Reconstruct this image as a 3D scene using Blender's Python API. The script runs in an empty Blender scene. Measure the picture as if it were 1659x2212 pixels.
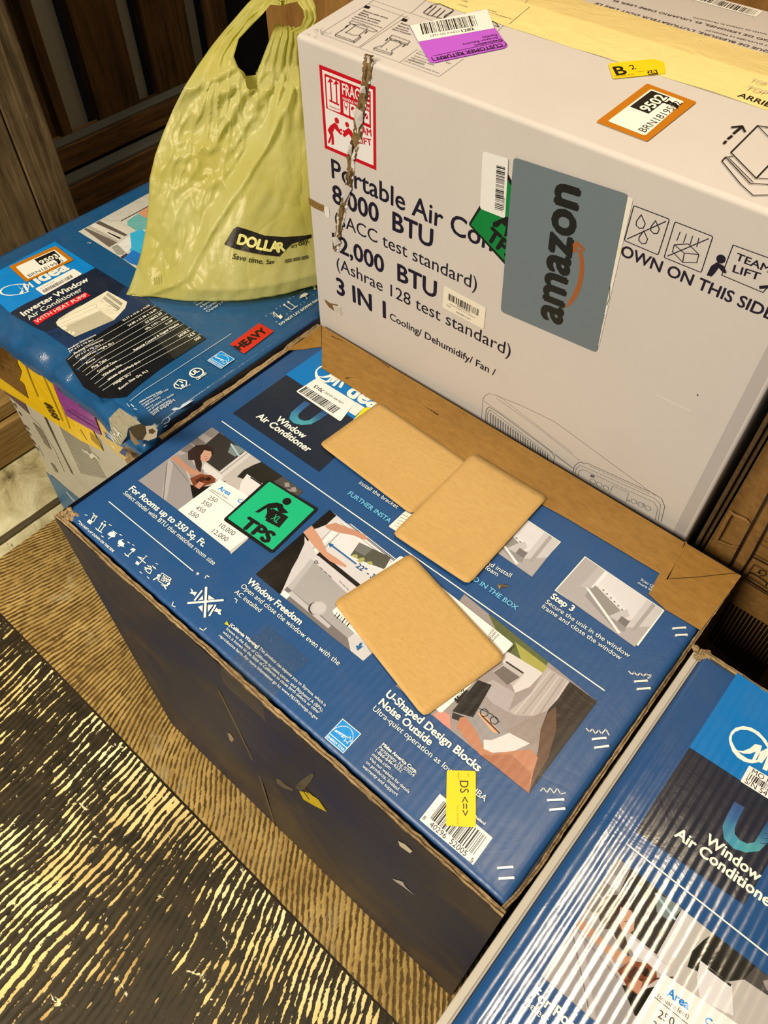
import bpy, bmesh, math, random
from mathutils import Vector, Matrix, noise
from mathutils.geometry import tessellate_polygon
from mathutils.bvhtree import BVHTree

random.seed(7)
SC = bpy.context.scene
COL = SC.collection
W_PX, H_PX = 1659, 2212
TILT, FOC = 0.652026, 1660.0
CAM = Vector((0, 0, 1.305))

# ------------------------------------------------------------------ camera
cam = bpy.data.cameras.new('camera')
cam.sensor_fit = 'HORIZONTAL'; cam.sensor_width = 36.0
cam.lens = 36.0 * FOC / W_PX
cam.clip_start = 0.01; cam.clip_end = 50
cam_o = bpy.data.objects.new('camera', cam); COL.objects.link(cam_o)
cam_o.location = CAM; cam_o.rotation_euler = (TILT, 0, 0)
SC.camera = cam_o

# ------------------------------------------------------------------ light and exposure
SC.view_settings.view_transform = 'Standard'
SC.view_settings.look = 'None'
SC.view_settings.exposure = 0.0
SC.view_settings.gamma = 1.0
SC.view_settings.use_curve_mapping = False
wd = bpy.data.worlds.new('world'); SC.world = wd; wd.use_nodes = True
wd.node_tree.nodes['Background'].inputs[0].default_value = (1.0, 0.80, 0.56, 1)
wd.node_tree.nodes['Background'].inputs[1].default_value = 0.10

def area(name, loc, target, size, power, col, size_y=None):
    l = bpy.data.lights.new(name, 'AREA'); l.size = size; l.energy = power; l.color = col
    if size_y: l.shape = 'RECTANGLE'; l.size_y = size_y
    o = bpy.data.objects.new(name, l); COL.objects.link(o); o.location = loc
    o.rotation_euler = (Vector(target) - Vector(loc)).to_track_quat('-Z', 'Y').to_euler()
    return o
tube = area('ceiling_tube_lamp', (0.64, 0.58, 3.60), (0.64, 0.58, 0), 1.15, 54, (1.0, 0.80, 0.54), .30)
tube.rotation_euler = (0, 0, math.radians(43))
area('added_left_fill', (-1.50, -0.90, 2.45), (-0.3, 0.5, 0.4), 0.8, 90, (1.0, 0.81, 0.56))  # added fill from behind the camera's left, no lamp known there

sp = bpy.data.lights.new('added_floor_spot', 'SPOT'); sp.energy = 115; sp.spot_size = math.radians(54); sp.spot_blend = 1.0; sp.shadow_soft_size = .12; sp.color = (1.0, .84, .56)  # added spot that brightens the left floor, not a fixture of the room
sp_o = bpy.data.objects.new('added_floor_spot', sp); COL.objects.link(sp_o); sp_o.location = (-1.0, -.8, 2.3)
sp_o.rotation_euler = (Vector((-.62, -.02, 0)) - sp_o.location).to_track_quat('-Z', 'Y').to_euler()

# ------------------------------------------------------------------ helpers
def lin(c):
    return tuple(((v/255)/12.92 if v/255 <= .04045 else ((v/255+.055)/1.055)**2.4) for v in c[:3])
TINT = (1.0, 0.86, 0.66)
def alb(c):
    return tuple(min(.92, v/t*.86) for v, t in zip(lin(c), TINT)) + (1.0,)

RX = Matrix.Rotation(TILT, 3, 'X')
def ray(x, y):
    return RX @ Vector(((x - W_PX/2)/FOC, -(y - H_PX/2)/FOC, -1.0))
def on_plane(x, y, P, N):
    d = ray(x, y); return CAM + d * ((P - CAM).dot(N) / d.dot(N))
def on_z(x, y, z):
    d = ray(x, y); return CAM + d * ((z - CAM.z)/d.z)

def empty(name, loc, yaw, label, cat, group=None):
    o = bpy.data.objects.new(name, None); COL.objects.link(o)
    o.location = loc; o.rotation_euler = (0, 0, yaw); o.empty_display_size = .05
    o['label'] = label; o['category'] = cat
    if group: o['group'] = group
    return o
def root_mat(o):
    return Matrix.Translation(o.location) @ o.rotation_euler.to_matrix().to_4x4()
def tag(o, label, cat=None, group=None):
    o['label'] = label
    if cat: o['category'] = cat
    if group: o['group'] = group
    return o
def link(name, me, mat=None, parent=None, smooth=False):
    o = bpy.data.objects.new(name, me); COL.objects.link(o)
    if mat is not None: me.materials.append(mat)
    if parent: o.parent = parent
    if smooth:
        for p in me.polygons: p.use_smooth = True
    return o
def from_bm(name, bm, mat=None, parent=None, smooth=False):
    me = bpy.data.meshes.new(name); bm.normal_update(); bm.to_mesh(me); bm.free()
    return link(name, me, mat, parent, smooth)
def bm_box(bm, x0, x1, y0, y1, z0, z1, bev=0, seg=2, M=None):
    r = bmesh.ops.create_cube(bm, size=1)
    vs = r['verts']
    for v in vs:
        v.co = Vector(((x0+x1)/2 + v.co.x*(x1-x0), (y0+y1)/2 + v.co.y*(y1-y0), (z0+z1)/2 + v.co.z*(z1-z0)))
    if bev:
        es = list({e for v in vs for e in v.link_edges})
        rr = bmesh.ops.bevel(bm, geom=es, offset=bev, segments=seg, affect='EDGES', profile=.5)
        vs = list({v for f in rr['faces'] for v in f.verts} | {v for v in vs if v.is_valid})
    if M is not None:
        for v in vs: v.co = M @ v.co
    return vs

# ------------------------------------------------------------------ text meshes (built-in font)
_tc = {}
def text_mesh(s, shear=0.0):
    if (s, shear) in _tc: return _tc[(s, shear)]
    c = bpy.data.curves.new('t', 'FONT'); c.body = s; c.size = 1; c.resolution_u = 3; c.shear = shear
    o = bpy.data.objects.new('t', c); COL.objects.link(o)
    dg = bpy.context.evaluated_depsgraph_get(); dg.update()
    me = o.evaluated_get(dg).to_mesh()
    vs = [(v.co.x, v.co.y) for v in me.vertices]; fs = [tuple(p.vertices) for p in me.polygons]
    o.evaluated_get(dg).to_mesh_clear()
    bpy.data.objects.remove(o); bpy.data.curves.remove(c)
    _tc[(s, shear)] = (vs, fs); return vs, fs

class Face:
    """A flat face of a thing: photo coordinates in, coordinates on the face (in its root's frame) out."""
    def __init__(s, P, N, root=None, shift=None):
        s.P, s.N = Vector(P), Vector(N).normalized()
        s.inv = root_mat(root).inverted() if root else Matrix()
        s.n = (s.inv.to_3x3() @ s.N).normalized(); s.shift = Vector(shift) if shift else Vector((0, 0, 0))
    def pt(s, x, y):
        return s.inv @ on_plane(x, y, s.P, s.N) + s.shift
    def normal(s, p): return s.n

class Art:
    def __init__(s, face, lift=.0003, step=8e-6):
        s.f = face; s.v = []; s.fc = []; s.c = []; s.lift = lift; s.step = step; s.z(0, 0, 1)
    def z(s, x0, y0, k): s.x0, s.y0, s.k = x0, y0, k; return s
    def P(s, p):
        if isinstance(p, Vector): return p
        return s.f.pt(s.x0 + s.k*p[0], s.y0 + s.k*p[1])
    def m(s, p, r):           # length on the face of r zoom pixels around p
        a = s.P((p[0]-.5, p[1])); b = s.P((p[0]+.5, p[1])); c = s.P((p[0], p[1]-.5)); d = s.P((p[0], p[1]+.5))
        return r * math.sqrt((b-a).length * (d-c).length)
    def raw(s, pts, faces, cols):
        if getattr(s.f, 'conform', None): pts, faces, cols = s.f.conform(pts, faces, cols)
        i = len(s.v); s.lift += s.step
        s.v += [p + s.f.normal(p)*s.lift for p in pts]
        for fc in faces:
            a, b, c = [pts[q] for q in fc[:3]]
            fl = (b-a).cross(c-a).dot(s.f.normal(a)) < 0
            ids = [i+q for q in fc]; cc = [cols[q] for q in fc] if isinstance(cols, list) else [cols]*len(fc)
            if fl: ids.reverse(); cc.reverse()
            s.fc.append(ids); s.c += cc
        return s
    def poly(s, pts, col):
        P = [s.P(p) for p in pts]
        n = s.f.normal(P[0]); t = n.orthogonal().normalized(); b = n.cross(t)
        flat = [Vector((p.dot(t), p.dot(b), 0)) for p in P]
        tris = tessellate_polygon([flat])
        cc = [alb(c) for c in col] if isinstance(col, list) else alb(col)
        return s.raw(P, [tuple(t) for t in tris], cc)
    def line(s, pts, w, col, closed=False):
        P = [s.P(p) for p in pts]
        if closed: P.append(P[0])
        hw = s.m(pts[0], w)/2 if not isinstance(pts[0], Vector) else w/2
        V = []; F = []
        for a, b in zip(P, P[1:]):
            d = b-a
            if d.length < 1e-7: continue
            d.normalize(); q = s.f.normal(a).cross(d)*hw; e = d*hw*.6
            F.append(tuple(range(len(V), len(V)+4))); V += [a-e-q, b+e-q, b+e+q, a-e+q]
        return s.raw(V, F, alb(col))
    def disc(s, c, r, col, n=20, w=None, ry=None, a0=0, a1=360, rot=0):
        o = s.P(c); R = s.m(c, r) if not isinstance(c, Vector) else r
        Ry = R if ry is None else R*ry/r
        ex = (s.P((c[0]+1, c[1])) - o).normalized() if not isinstance(c, Vector) else s.f.normal(o).orthogonal().normalized()
        ey = s.f.normal(o).cross(ex)
        k = [math.radians(a0+(a1-a0)*i/n) for i in range(n+1)]; cr, sr = math.cos(math.radians(rot)), math.sin(math.radians(rot))
        def q(t, f):
            x, y = math.cos(t)*R*f, math.sin(t)*Ry*f
            return o + ex*(x*cr-y*sr) + ey*(x*sr+y*cr)
        if w is None:
            return s.raw([o]+[q(t, 1) for t in k], [(0, i+1, i+2) for i in range(n)], alb(col))
        fi = 1 - w/r
        V = [q(t, 1) for t in k] + [q(t, fi) for t in k]
        return s.raw(V, [(i, i+1, n+2+i, n+1+i) for i in range(n)], alb(col))
    def text(s, t, p0, p1, col, bold=0, cap=None, k=1.0, shear=0.0):
        vs, fs = text_mesh(t, shear)
        x0 = min(v[0] for v in vs); x1 = max(v[0] for v in vs)
        A, B = s.P(p0), s.P(p1); L = (B-A).length; sc = L/(x1-x0)
        e1 = (B-A).normalized(); e2 = s.f.normal(A).cross(e1)
        sy = sc*k
        if cap is not None: sy = abs((s.P(cap)-A).dot(e2))/.69
        offs = [(0, 0)] if not bold else [(-bold, 0), (bold, 0), (0, bold), (0, -bold), (bold*.7, bold*.7), (-bold*.7, -bold*.7)]
        cc = alb(col)
        for dx, dy in offs:
            s.raw([A + e1*((v[0]-x0+dx)*sc) + e2*((v[1]+dy)*sy) for v in vs], fs, cc); s.lift -= s.step*.8
        s.lift += s.step
        return s
    def frame(s, TL, TR, BL):
        a, b, c = s.P(TL), s.P(TR), s.P(BL)
        return lambda x, y: a + (b-a)*x + (c-a)*y
    def quad(s, TL, TR, BL, col):
        f = s.frame(TL, TR, BL); return s.poly([f(0, 0), f(1, 0), f(1, 1), f(0, 1)], col)
    def rrect(s, f, x0, y0, x1, y1, r, ra, col, n=4):
        """rounded rectangle in a frame; ra = radius in y units"""
        P = []
        for cx, cy, a in ((x1-r, y0+ra, -90), (x1-r, y1-ra, 0), (x0+r, y1-ra, 90), (x0+r, y0+ra, 180)):
            for i in range(n+1):
                t = math.radians(a+90*i/n); P.append(f(cx+r*math.cos(t), cy+ra*math.sin(t)))
        return s.poly(P, col)
    def bars(s, f, x0, y0, x1, y1, seed, n=42, col=(25, 22, 20)):
        rnd = random.Random(seed); x = 0; w = []
        while len(w) < n: w.append(rnd.choice((1, 1, 2, 3, 1, 2)))
        tot = sum(w); V = []; F = []
        for i, q in enumerate(w):
            if i % 2 == 0:
                a = x0+(x1-x0)*x/tot; b = x0+(x1-x0)*(x+q)/tot
                F.append(tuple(range(len(V), len(V)+4))); V += [f(a, y0), f(b, y0), f(b, y1), f(a, y1)]
            x += q
        return s.raw(V, F, alb(col))
    def build(s, name, mat, parent=None, thick=0):
        me = bpy.data.meshes.new(name)
        me.from_pydata([tuple(v) for v in s.v], [], s.fc); me.update()
        at = me.color_attributes.new('Col', 'FLOAT_COLOR', 'CORNER')
        at.data.foreach_set('color', [x for c in s.c for x in c])
        return link(name, me, mat, parent)

def slab(face, pts, thick, lift=.0004):
    """thin sheet with real thickness lying on a face (a label, a tape)"""
    P = [face.pt(*p) if not isinstance(p, Vector) else p for p in pts]
    if getattr(face, 'conform', None) and not hasattr(face, 'near'): P = face.conform(P, [], None)[0]
    n = face.normal(P[0]); t = n.orthogonal().normalized(); b = n.cross(t)
    if sum((P[i].dot(t)*P[(i+1) % len(P)].dot(b) - P[(i+1) % len(P)].dot(t)*P[i].dot(b)) for i in range(len(P))) < 0: P.reverse()
    bm = bmesh.new()
    lo = [bm.verts.new(p + n*lift) for p in P]; hi = [bm.verts.new(p + n*(lift+thick)) for p in P]
    bm.faces.new(hi); bm.faces.new(lo[::-1])
    for i in range(len(P)):
        j = (i+1) % len(P); bm.faces.new((lo[i], lo[j], hi[j], hi[i]))
    return bm
def rounded(q, r, n=4):
    """round the corners of a photo-space quad given as list of points; r in px"""
    out = []; m = len(q)
    for i in range(m):
        p = Vector(q[i]); a = (Vector(q[i-1])-p).normalized()*r; b = (Vector(q[(i+1) % m])-p).normalized()*r
        for k in range(n+1):
            t = k/n; out.append(tuple(p + a*(1-t)**2 + b*t**2))
    return out

# ------------------------------------------------------------------ materials
class NT:
    def __init__(s, name):
        s.mat = bpy.data.materials.new(name); s.mat.use_nodes = True; s.t = s.mat.node_tree
        s.b = s.t.nodes['Principled BSDF']; s.out = s.t.nodes['Material Output']
    def n(s, typ, **kw):
        x = s.t.nodes.new(typ)
        for k, v in kw.items(): setattr(x, k, v)
        return x
    def set(s, sock, v):
        if isinstance(v, bpy.types.NodeSocket): s.t.links.new(v, sock)
        elif v is not None: sock.default_value = v
    def math(s, op, a, b=None, c=None, clamp=False):
        x = s.n('ShaderNodeMath', operation=op, use_clamp=clamp)
        s.set(x.inputs[0], a)
        if b is not None: s.set(x.inputs[1], b)
        if c is not None: s.set(x.inputs[2], c)
        return x.outputs[0]
    def coord(s, kind='Object'): return s.n('ShaderNodeTexCoord').outputs[kind]
    def xyz(s, vec):
        x = s.n('ShaderNodeSeparateXYZ'); s.set(x.inputs[0], vec); return x.outputs
    def vec(s, x=0., y=0., z=0.):
        c = s.n('ShaderNodeCombineXYZ'); s.set(c.inputs[0], x); s.set(c.inputs[1], y); s.set(c.inputs[2], z); return c.outputs[0]
    def map(s, vec, scale=(1, 1, 1), rot=(0, 0, 0), loc=(0, 0, 0)):
        m = s.n('ShaderNodeMapping'); s.set(m.inputs[0], vec)
        m.inputs['Scale'].default_value = scale; m.inputs['Rotation'].default_value = rot; m.inputs['Location'].default_value = loc
        return m.outputs[0]
    def noise(s, vec, scale=5., detail=4., rough=.55, dist=0.):
        x = s.n('ShaderNodeTexNoise'); s.set(x.inputs['Vector'], vec); x.inputs['Scale'].default_value = scale
        x.inputs['Detail'].default_value = detail; x.inputs['Roughness'].default_value = rough; x.inputs['Distortion'].default_value = dist
        return x.outputs['Fac']
    def ramp(s, fac, stops, interp='LINEAR'):
        x = s.n('ShaderNodeValToRGB'); s.set(x.inputs[0], fac); x.color_ramp.interpolation = interp
        e = x.color_ramp.elements
        while len(e) < len(stops): e.new(.5)
        for i, (p, c) in enumerate(stops):
            e[i].position = p; e[i].color = c if len(c) == 4 else alb(c)
        return x.outputs[0]
    def step(s, x, a, b):
        m = s.n('ShaderNodeMapRange', interpolation_type='SMOOTHSTEP'); s.set(m.inputs[0], x); m.inputs[1].default_value = a; m.inputs[2].default_value = b
        return m.outputs[0]
    def mix(s, f, a, b, blend='MIX'):
        x = s.n('ShaderNodeMix', data_type='RGBA', blend_type=blend)
        s.set(x.inputs[0], f); s.set(x.inputs[6], a); s.set(x.inputs[7], b); return x.outputs[2]
    def bump(s, h, strength=.5, dist=.001, nrm=None):
        x = s.n('ShaderNodeBump'); x.inputs['Strength'].default_value = strength; x.inputs['Distance'].default_value = dist
        s.set(x.inputs['Height'], h)
        if nrm is not None: s.set(x.inputs['Normal'], nrm)
        return x.outputs[0]
    def fin(s, col=None, rough=None, nrm=None, spec=None, **kw):
        if col is not None: s.set(s.b.inputs['Base Color'], col)
        if rough is not None: s.set(s.b.inputs['Roughness'], rough)
        if nrm is not None: s.set(s.b.inputs['Normal'], nrm)
        if spec is not None: s.b.inputs['Specular IOR Level'].default_value = spec
        for k, v in kw.items(): s.set(s.b.inputs[k.replace('_', ' ')], v)
        return s.mat

def corr(n, pitch, amp, irregular=.6):
    """height of pressed-through corrugation ridges that run along the box's y axis"""
    o = n.coord(); x, y, z = n.xyz(o)
    wob = n.noise(n.map(o, (14, 5, 1)), 3., 3.)
    ph = n.math('ADD', n.math('MULTIPLY', x, 2*math.pi/pitch), n.math('MULTIPLY', wob, 2.2*irregular))
    h = n.math('SINE', ph)
    loc = n.noise(n.map(o, (30, 8, 1)), 4., 3.)
    return n.math('MULTIPLY', n.math('MULTIPLY', h, n.math('MULTIPLY_ADD', loc, 1.2, .35)), amp)

def mat_print(name, rough=.35, pitch=.008, amp=.00015, base=None, dirt=.12, spec=.5, crumple=.0, coat=0., scratch=True):
    n = NT(name); o = n.coord()
    if base is None:
        c = n.n('ShaderNodeVertexColor', layer_name='Col').outputs[0]
    else:
        c = n.n('ShaderNodeRGB'); c.outputs[0].default_value = alb(base); c = c.outputs[0]
    d = n.noise(o, 9., 6., .6)
    c = n.mix(n.math('MULTIPLY', n.step(d, .45, .75), dirt), c, alb((120, 105, 85)))
    if scratch:
        sc = n.noise(n.map(o, (60, 700, 60), rot=(0, 0, .5)), 1., 4., .6)
        c = n.mix(n.math('MULTIPLY', n.step(sc, .70, .80), .16), c, alb((205, 200, 190)))
    h = corr(n, pitch, amp) if amp else n.math('MULTIPLY', n.noise(o, 60., 4.), .0002)
    if crumple:
        h = n.math('ADD', h, n.math('MULTIPLY', n.noise(o, 22., 4., .6, .8), crumple))
    h = n.math('ADD', h, n.math('MULTIPLY', n.noise(o, 300., 2.), .00001))
    r = n.math('MULTIPLY_ADD', n.noise(o, 30., 4.), .18, rough-.09)
    return n.fin(c, r, n.bump(h, 1.0, 1.0), spec, Coat_Weight=coat, Coat_Roughness=.12)

def mat_kraft(name, a, b, rough=.65, fib=220., amp=.00004, spec=.3, big=.35):
    n = NT(name); o = n.coord()
    f = n.noise(n.map(o, (1, 2.6, 1.5)), fib*.45, 5., .7); g = n.noise(o, 7., 4.)
    c = n.ramp(n.math('MULTIPLY_ADD', n.math('SUBTRACT', g, .5), big*2, f), [(.25, a), (.75, b)])
    return n.fin(c, rough, n.bump(n.noise(o, fib, 4.), .6, amp*10), spec)

def mat_flat(name, col, rough=.6, spec=.3, metal=0., var=.08, bumps=.00005, scale=40.):
    n = NT(name); o = n.coord(); d = n.noise(o, scale, 4.)
    c = n.mix(n.math('MULTIPLY', d, var*2), alb(col), alb(tuple(v*.6 for v in col)))
    return n.fin(c, rough, n.bump(d, .5, bumps*8), spec, Metallic=metal)
# ------------------------------------------------------------------ the room (frame: x = u across the wall, y = v along it)
YAW = -0.715095
U = Vector((math.cos(YAW), math.sin(YAW), 0)); V = Vector((-math.sin(YAW), math.cos(YAW), 0)); ZV = Vector((0, 0, 1))
def vpos(x, y, u): return on_plane(x, y, U*u, U).dot(V)
def zpos(x, y, u): return on_plane(x, y, U*u, U).z
def struct(name, bm, m):
    o = from_bm(name, bm, m); o.rotation_euler = (0, 0, YAW); o['kind'] = 'structure'; return o
def sbox(name, x0, x1, y0, y1, z0, z1, m, bev=.003):
    bm = bmesh.new(); bm_box(bm, x0, x1, y0, y1, z0, z1, bev); return struct(name, bm, m)

def mat_floor():
    n = NT('worn_painted_plywood'); o = n.coord(); x, y, z = n.xyz(o)
    w1 = n.noise(o, 1.6, 2., .5); w2 = n.noise(o, 6., 3., .55); w3 = n.noise(n.map(o, (26, 7, 1)), 4., 4., .65)
    near = n.step(y, .074, .077)                       # the board seam
    c1 = n.math('MULTIPLY_ADD', n.math('MAXIMUM', n.math('ADD', x, .52), 0.), .95, .03)
    c2 = n.math('MINIMUM', n.math('MULTIPLY_ADD', n.math('ADD', x, 1.05), 2.2, -.4), .78)
    slant = n.math('MULTIPLY', n.math('SUBTRACT', y, .02), n.math('ADD', n.math('MULTIPLY', c1, n.math('SUBTRACT', 1., near)), n.math('MULTIPLY', c2, near)))
    xx = n.math('ADD', n.math('ADD', x, slant), n.math('ADD', n.math('MULTIPLY', w1, .10), n.math('MULTIPLY', w2, .026)))
    wave = n.math('SINE', n.math('MULTIPLY_ADD', xx, 2*math.pi/.0112, n.math('MULTIPLY', w3, 3.6)))
    brk = n.noise(n.map(o, (110, 17, 1)), 1., 5., .72)   # short breaks along the grain
    wear = n.noise(n.map(o, (1, .8, 1)), 4.2, 5., .66, .4)
    fine = n.noise(o, 60., 4., .7)
    bias = n.math('ADD', n.math('MULTIPLY_ADD', wear, 6.4, -3.5), n.math('MULTIPLY_ADD', brk, 4.2, -2.15))
    bias = n.math('ADD', bias, n.math('MULTIPLY_ADD', fine, 3.0, -1.5))
    bias = n.math('ADD', bias, n.math('MULTIPLY_ADD', n.noise(o, 17., 4., .7, .5), 4.4, -2.2))
    pale = n.step(n.math('ADD', n.math('ADD', wave, n.math('MULTIPLY', n.math('SINE', n.math('MULTIPLY', xx, 2*math.pi/.0271)), .35)), bias), .40, .72)
    spots = n.step(n.noise(o, 38., 5., .65, .8), .665, .69)
    blot = n.step(n.noise(o, 4.2, 6., .7, .5), .57, .66)
    grime = n.noise(o, 30., 5., .7)
    dark = n.ramp(grime, [(.3, (30, 24, 12)), (.7, (58, 46, 26))])
    tone = n.noise(o, 3.5, 4., .6)
    ply = n.ramp(tone, [(.35, (176, 134, 66)), (.5, (240, 210, 132)), (.66, (255, 244, 180))])
    A_ = n.mix(pale, dark, ply)
    A_ = n.mix(n.math('MULTIPLY', spots, .9), A_, alb((240, 222, 170)))
    # the second board: paint worn to brown, grain low in contrast, grey filler patches
    d2 = n.ramp(grime, [(.3, (74, 52, 20)), (.7, (118, 88, 40))])
    p2 = n.ramp(n.noise(o, 14., 5., .7), [(.3, (150, 116, 56)), (.7, (206, 168, 94))])
    B_ = n.mix(n.step(n.math('ADD', wave, n.math('ADD', n.math('MULTIPLY_ADD', brk, 4.6, -2.3), n.math('ADD', n.math('MULTIPLY_ADD', wear, 4.0, -1.8), n.math('MULTIPLY_ADD', fine, 3.2, -1.6)))), -.25, .7), d2, p2)
    B_ = n.mix(n.math('MULTIPLY', blot, .65), B_, alb((178, 156, 108)))
    c = n.mix(near, A_, B_)
    seam = n.math('LESS_THAN', n.math('ABSOLUTE', n.math('SUBTRACT', n.math('ADD', y, n.math('MULTIPLY', w3, .002)), .0765)), .0020)
    s2 = n.math('MULTIPLY', n.math('LESS_THAN', n.math('ABSOLUTE', n.math('ADD', x, .85)), .0020), n.math('LESS_THAN', y, .075))
    c = n.mix(n.math('MAXIMUM', seam, s2), c, alb((46, 34, 20)))
    h = n.math('ADD', n.math('MULTIPLY', wave, .0004), n.math('MULTIPLY', grime, .0006))
    return n.fin(c, n.math('MULTIPLY_ADD', grime, .3, .42), n.bump(h, .7, 1.), .3)

def mat_wood(name, a, b, ax=2, rough=.7, stretch=14, sc=6.):
    n = NT(name); o = n.coord()
    s = [1, 1, 1]; s = [stretch if i != ax else 1 for i in range(3)]
    g = n.noise(n.map(o, tuple(s)), sc, 6., .65, .4); k = n.noise(o, 5., 4., .6)
    c = n.ramp(n.math('MULTIPLY_ADD', n.math('SUBTRACT', k, .5), .7, g), [(.28, a), (.72, b)])
    c = n.mix(n.math('MULTIPLY', n.step(n.noise(n.map(o, tuple(v*2 for v in s)), sc*1.5, 4.), .68, .76), .35), c, alb(tuple(min(255, v*1.9) for v in b)))
    return n.fin(c, rough, n.bump(g, .6, .003), .2)

def mat_concrete():
    n = NT('scuffed_concrete'); o = n.coord()
    g = n.noise(o, 16., 8., .7, .4); k = n.noise(o, 4., 4.)
    c = n.ramp(n.math('MULTIPLY_ADD', n.math('SUBTRACT', k, .5), .8, g), [(.22, (104, 90, 56)), (.38, (190, 172, 120)), (.7, (240, 226, 176))])
    c = n.mix(n.math('MULTIPLY', n.step(n.noise(o, 70., 3.), .68, .74), .7), c, alb((70, 60, 40)))
    return n.fin(c, .85, n.bump(g, .8, .006), .15)

M_dark_wood = mat_wood('dark_stained_plank', (30, 19, 6), (88, 58, 24))
M_grey_wood = mat_wood('scuffed_grey_plank', (44, 32, 15), (136, 112, 76))
M_rail_wood = mat_wood('dark_rail_wood', (32, 19, 7), (102, 68, 32), ax=1)
M_pine = mat_wood('pine_sill', (126, 92, 44), (186, 148, 84), ax=1, stretch=20)
M_ply = mat_wood('brown_plywood', (120, 78, 30), (182, 130, 66), stretch=5)
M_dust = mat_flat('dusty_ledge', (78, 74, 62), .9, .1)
M_white_strip = mat_flat('dull_white_board', (128, 114, 90), .6, .3)
M_blue_strip = mat_flat('dark_blue_painted_strip', (8, 30, 56), .5, .3)
M_gap_shade = mat_flat('painted_gap_shade', (10, 9, 8), .95, .05)

# floor with a slightly uneven surface
bm = bmesh.new(); bm_box(bm, -1.60, 1.6, -1.3, 1.3, -.05, 0)
struct('floor', bm, mat_floor())
# concrete kerb at the foot of the left wall: sloping rough top
bm = bmesh.new()
N = 60; prof = [(-1.168, 0), (-1.176, .012), (-1.20, .018), (-1.215, .034), (-1.25, .046), (-1.30, .050), (-1.345, .052)]
rows = []
for i in range(N+1):
    y = -1.0 + 2.2*i/N
    rows.append([bm.verts.new((px + (.006*noise.noise((y*9, px*30, 0)) if k < 5 else 0), y, pz + (.004*noise.noise((y*14, px*40, 3)) if k else 0))) for k, (px, pz) in enumerate(prof)])
for a, b in zip(rows, rows[1:]):
    for k in range(len(prof)-1): bm.faces.new((a[k], b[k], b[k+1], a[k+1]))
o = struct('baseboard_left', bm, mat_concrete())
for p in o.data.polygons: p.use_smooth = True
# black tar line with a bright worn lip where floor and kerb meet
M_tar = mat_flat('tar_joint', (84, 70, 46), .5, .4, bumps=.0004, scale=60)
sbox('trim_1', -1.200, -1.182, -1.0, 1.1, .0, .020, M_tar, .006)
# pine sill plate and the dark plate behind it
sbox('trim_2', -1.395, -1.318, -1.0, 1.1, .056, .150, M_pine, .004)
sbox('trim_3', -1.44, -1.33, -1.0, 1.1, .153, .188, M_pine, .004)
# wall boards
wl = sbox('wall_left', -1.56, -1.50, -1.2, 1.32, 0, 2.5, M_dark_wood, 0)
pu = -1.27
a, b = vpos(33, 316, pu), vpos(124, 327, pu)
sbox('trim_4', pu-.10, pu, a-.16, a-.002, .19, 2.4, M_grey_wood, .003)
sbox('trim_5', pu-.10, pu, a, b, .19, 2.4, M_grey_wood, .003)
up = -1.40
def vtop(x, u): return vpos(x, 0, u)
k = 6
for x0, x1, m, u_ in ((40, 66, M_dark_wood, up), (60, 128, M_white_strip, up-.05), (124, 142, M_blue_strip, up-.03), (143, 250, M_dark_wood, up),
                      (246, 288, M_white_strip, up-.05), (285, 302, M_blue_strip, up-.03), (302, 398, M_dark_wood, up), (396, 432, M_white_strip, up-.05),
                      (430, 450, M_blue_strip, up-.03), (450, 640, M_dark_wood, up)):
    sbox('trim_%d' % k, u_-.03, u_, vtop(x0, u_), vtop(x1, u_), .19, 2.4, m, .002); k += 1
r1 = -1.372; zt = zpos(349, 223, r1); zb = zpos(300, 300, r1)
sbox('trim_%d' % k, up-.02, r1, b-.02, 1.06, zb, zt, M_rail_wood, .004); k += 1
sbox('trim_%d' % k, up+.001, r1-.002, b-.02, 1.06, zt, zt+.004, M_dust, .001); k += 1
r2 = -1.345
sbox('trim_%d' % k, up-.02, r2, b-.02, 1.06, .20, zb-.012, M_rail_wood, .004); k += 1
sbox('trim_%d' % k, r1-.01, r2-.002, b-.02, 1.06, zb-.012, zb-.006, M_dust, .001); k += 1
# back wall: brown plywood; behind it a sheet coloured black as the corner gap's shade
sbox('wall_back', -1.6, 1.6, 1.12, 1.17, 0, 2.5, M_gap_shade, 0)
ub = on_plane(575, 40, V*1.065, V).dot(U)
sbox('trim_%d' % k, ub, 1.4, 1.065, 1.085, 0, 2.4, M_ply, .002); k += 1
# ------------------------------------------------------------------ shared carton materials
M_blueA = mat_print('blue_printed_carton', .38, .0085, .00003, spec=.4, dirt=.10, coat=0, crumple=.0006)
M_blueB = mat_print('blue_crumpled_carton', .24, .0085, .00002, dirt=.14, coat=.2, crumple=.0030)
M_blueC = mat_print('blue_ribbed_glossy_carton', .15, .0078, .00008, dirt=.12, coat=0, crumple=.0003, spec=.6)
M_label = mat_print('label_paper', .45, .01, 0, dirt=.03, spec=.4, scratch=False)
M_ink = mat_print('printed_ink', .40, .0085, .00005, dirt=.02, scratch=False)
M_white = mat_print('white_carton', .55, .01, 0, base=(214, 201, 184), dirt=.05, spec=.3, scratch=False)
M_kraft = mat_kraft('kraft_cardboard', (120, 84, 42), (158, 116, 64))
M_edge = mat_kraft('raw_cardboard_edge', (96, 72, 42), (188, 156, 108), .8, 400., .00008)
M_tape = mat_kraft('brown_packing_tape', (142, 98, 36), (172, 124, 54), .42, 160., .00002, .45, .3)
M_sheet = mat_kraft('light_kraft_paper', (196, 150, 82), (212, 168, 98), .6, 260., .00002, .3, .12)
n = NT('navy_printed_side'); o_ = n.coord()
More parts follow.
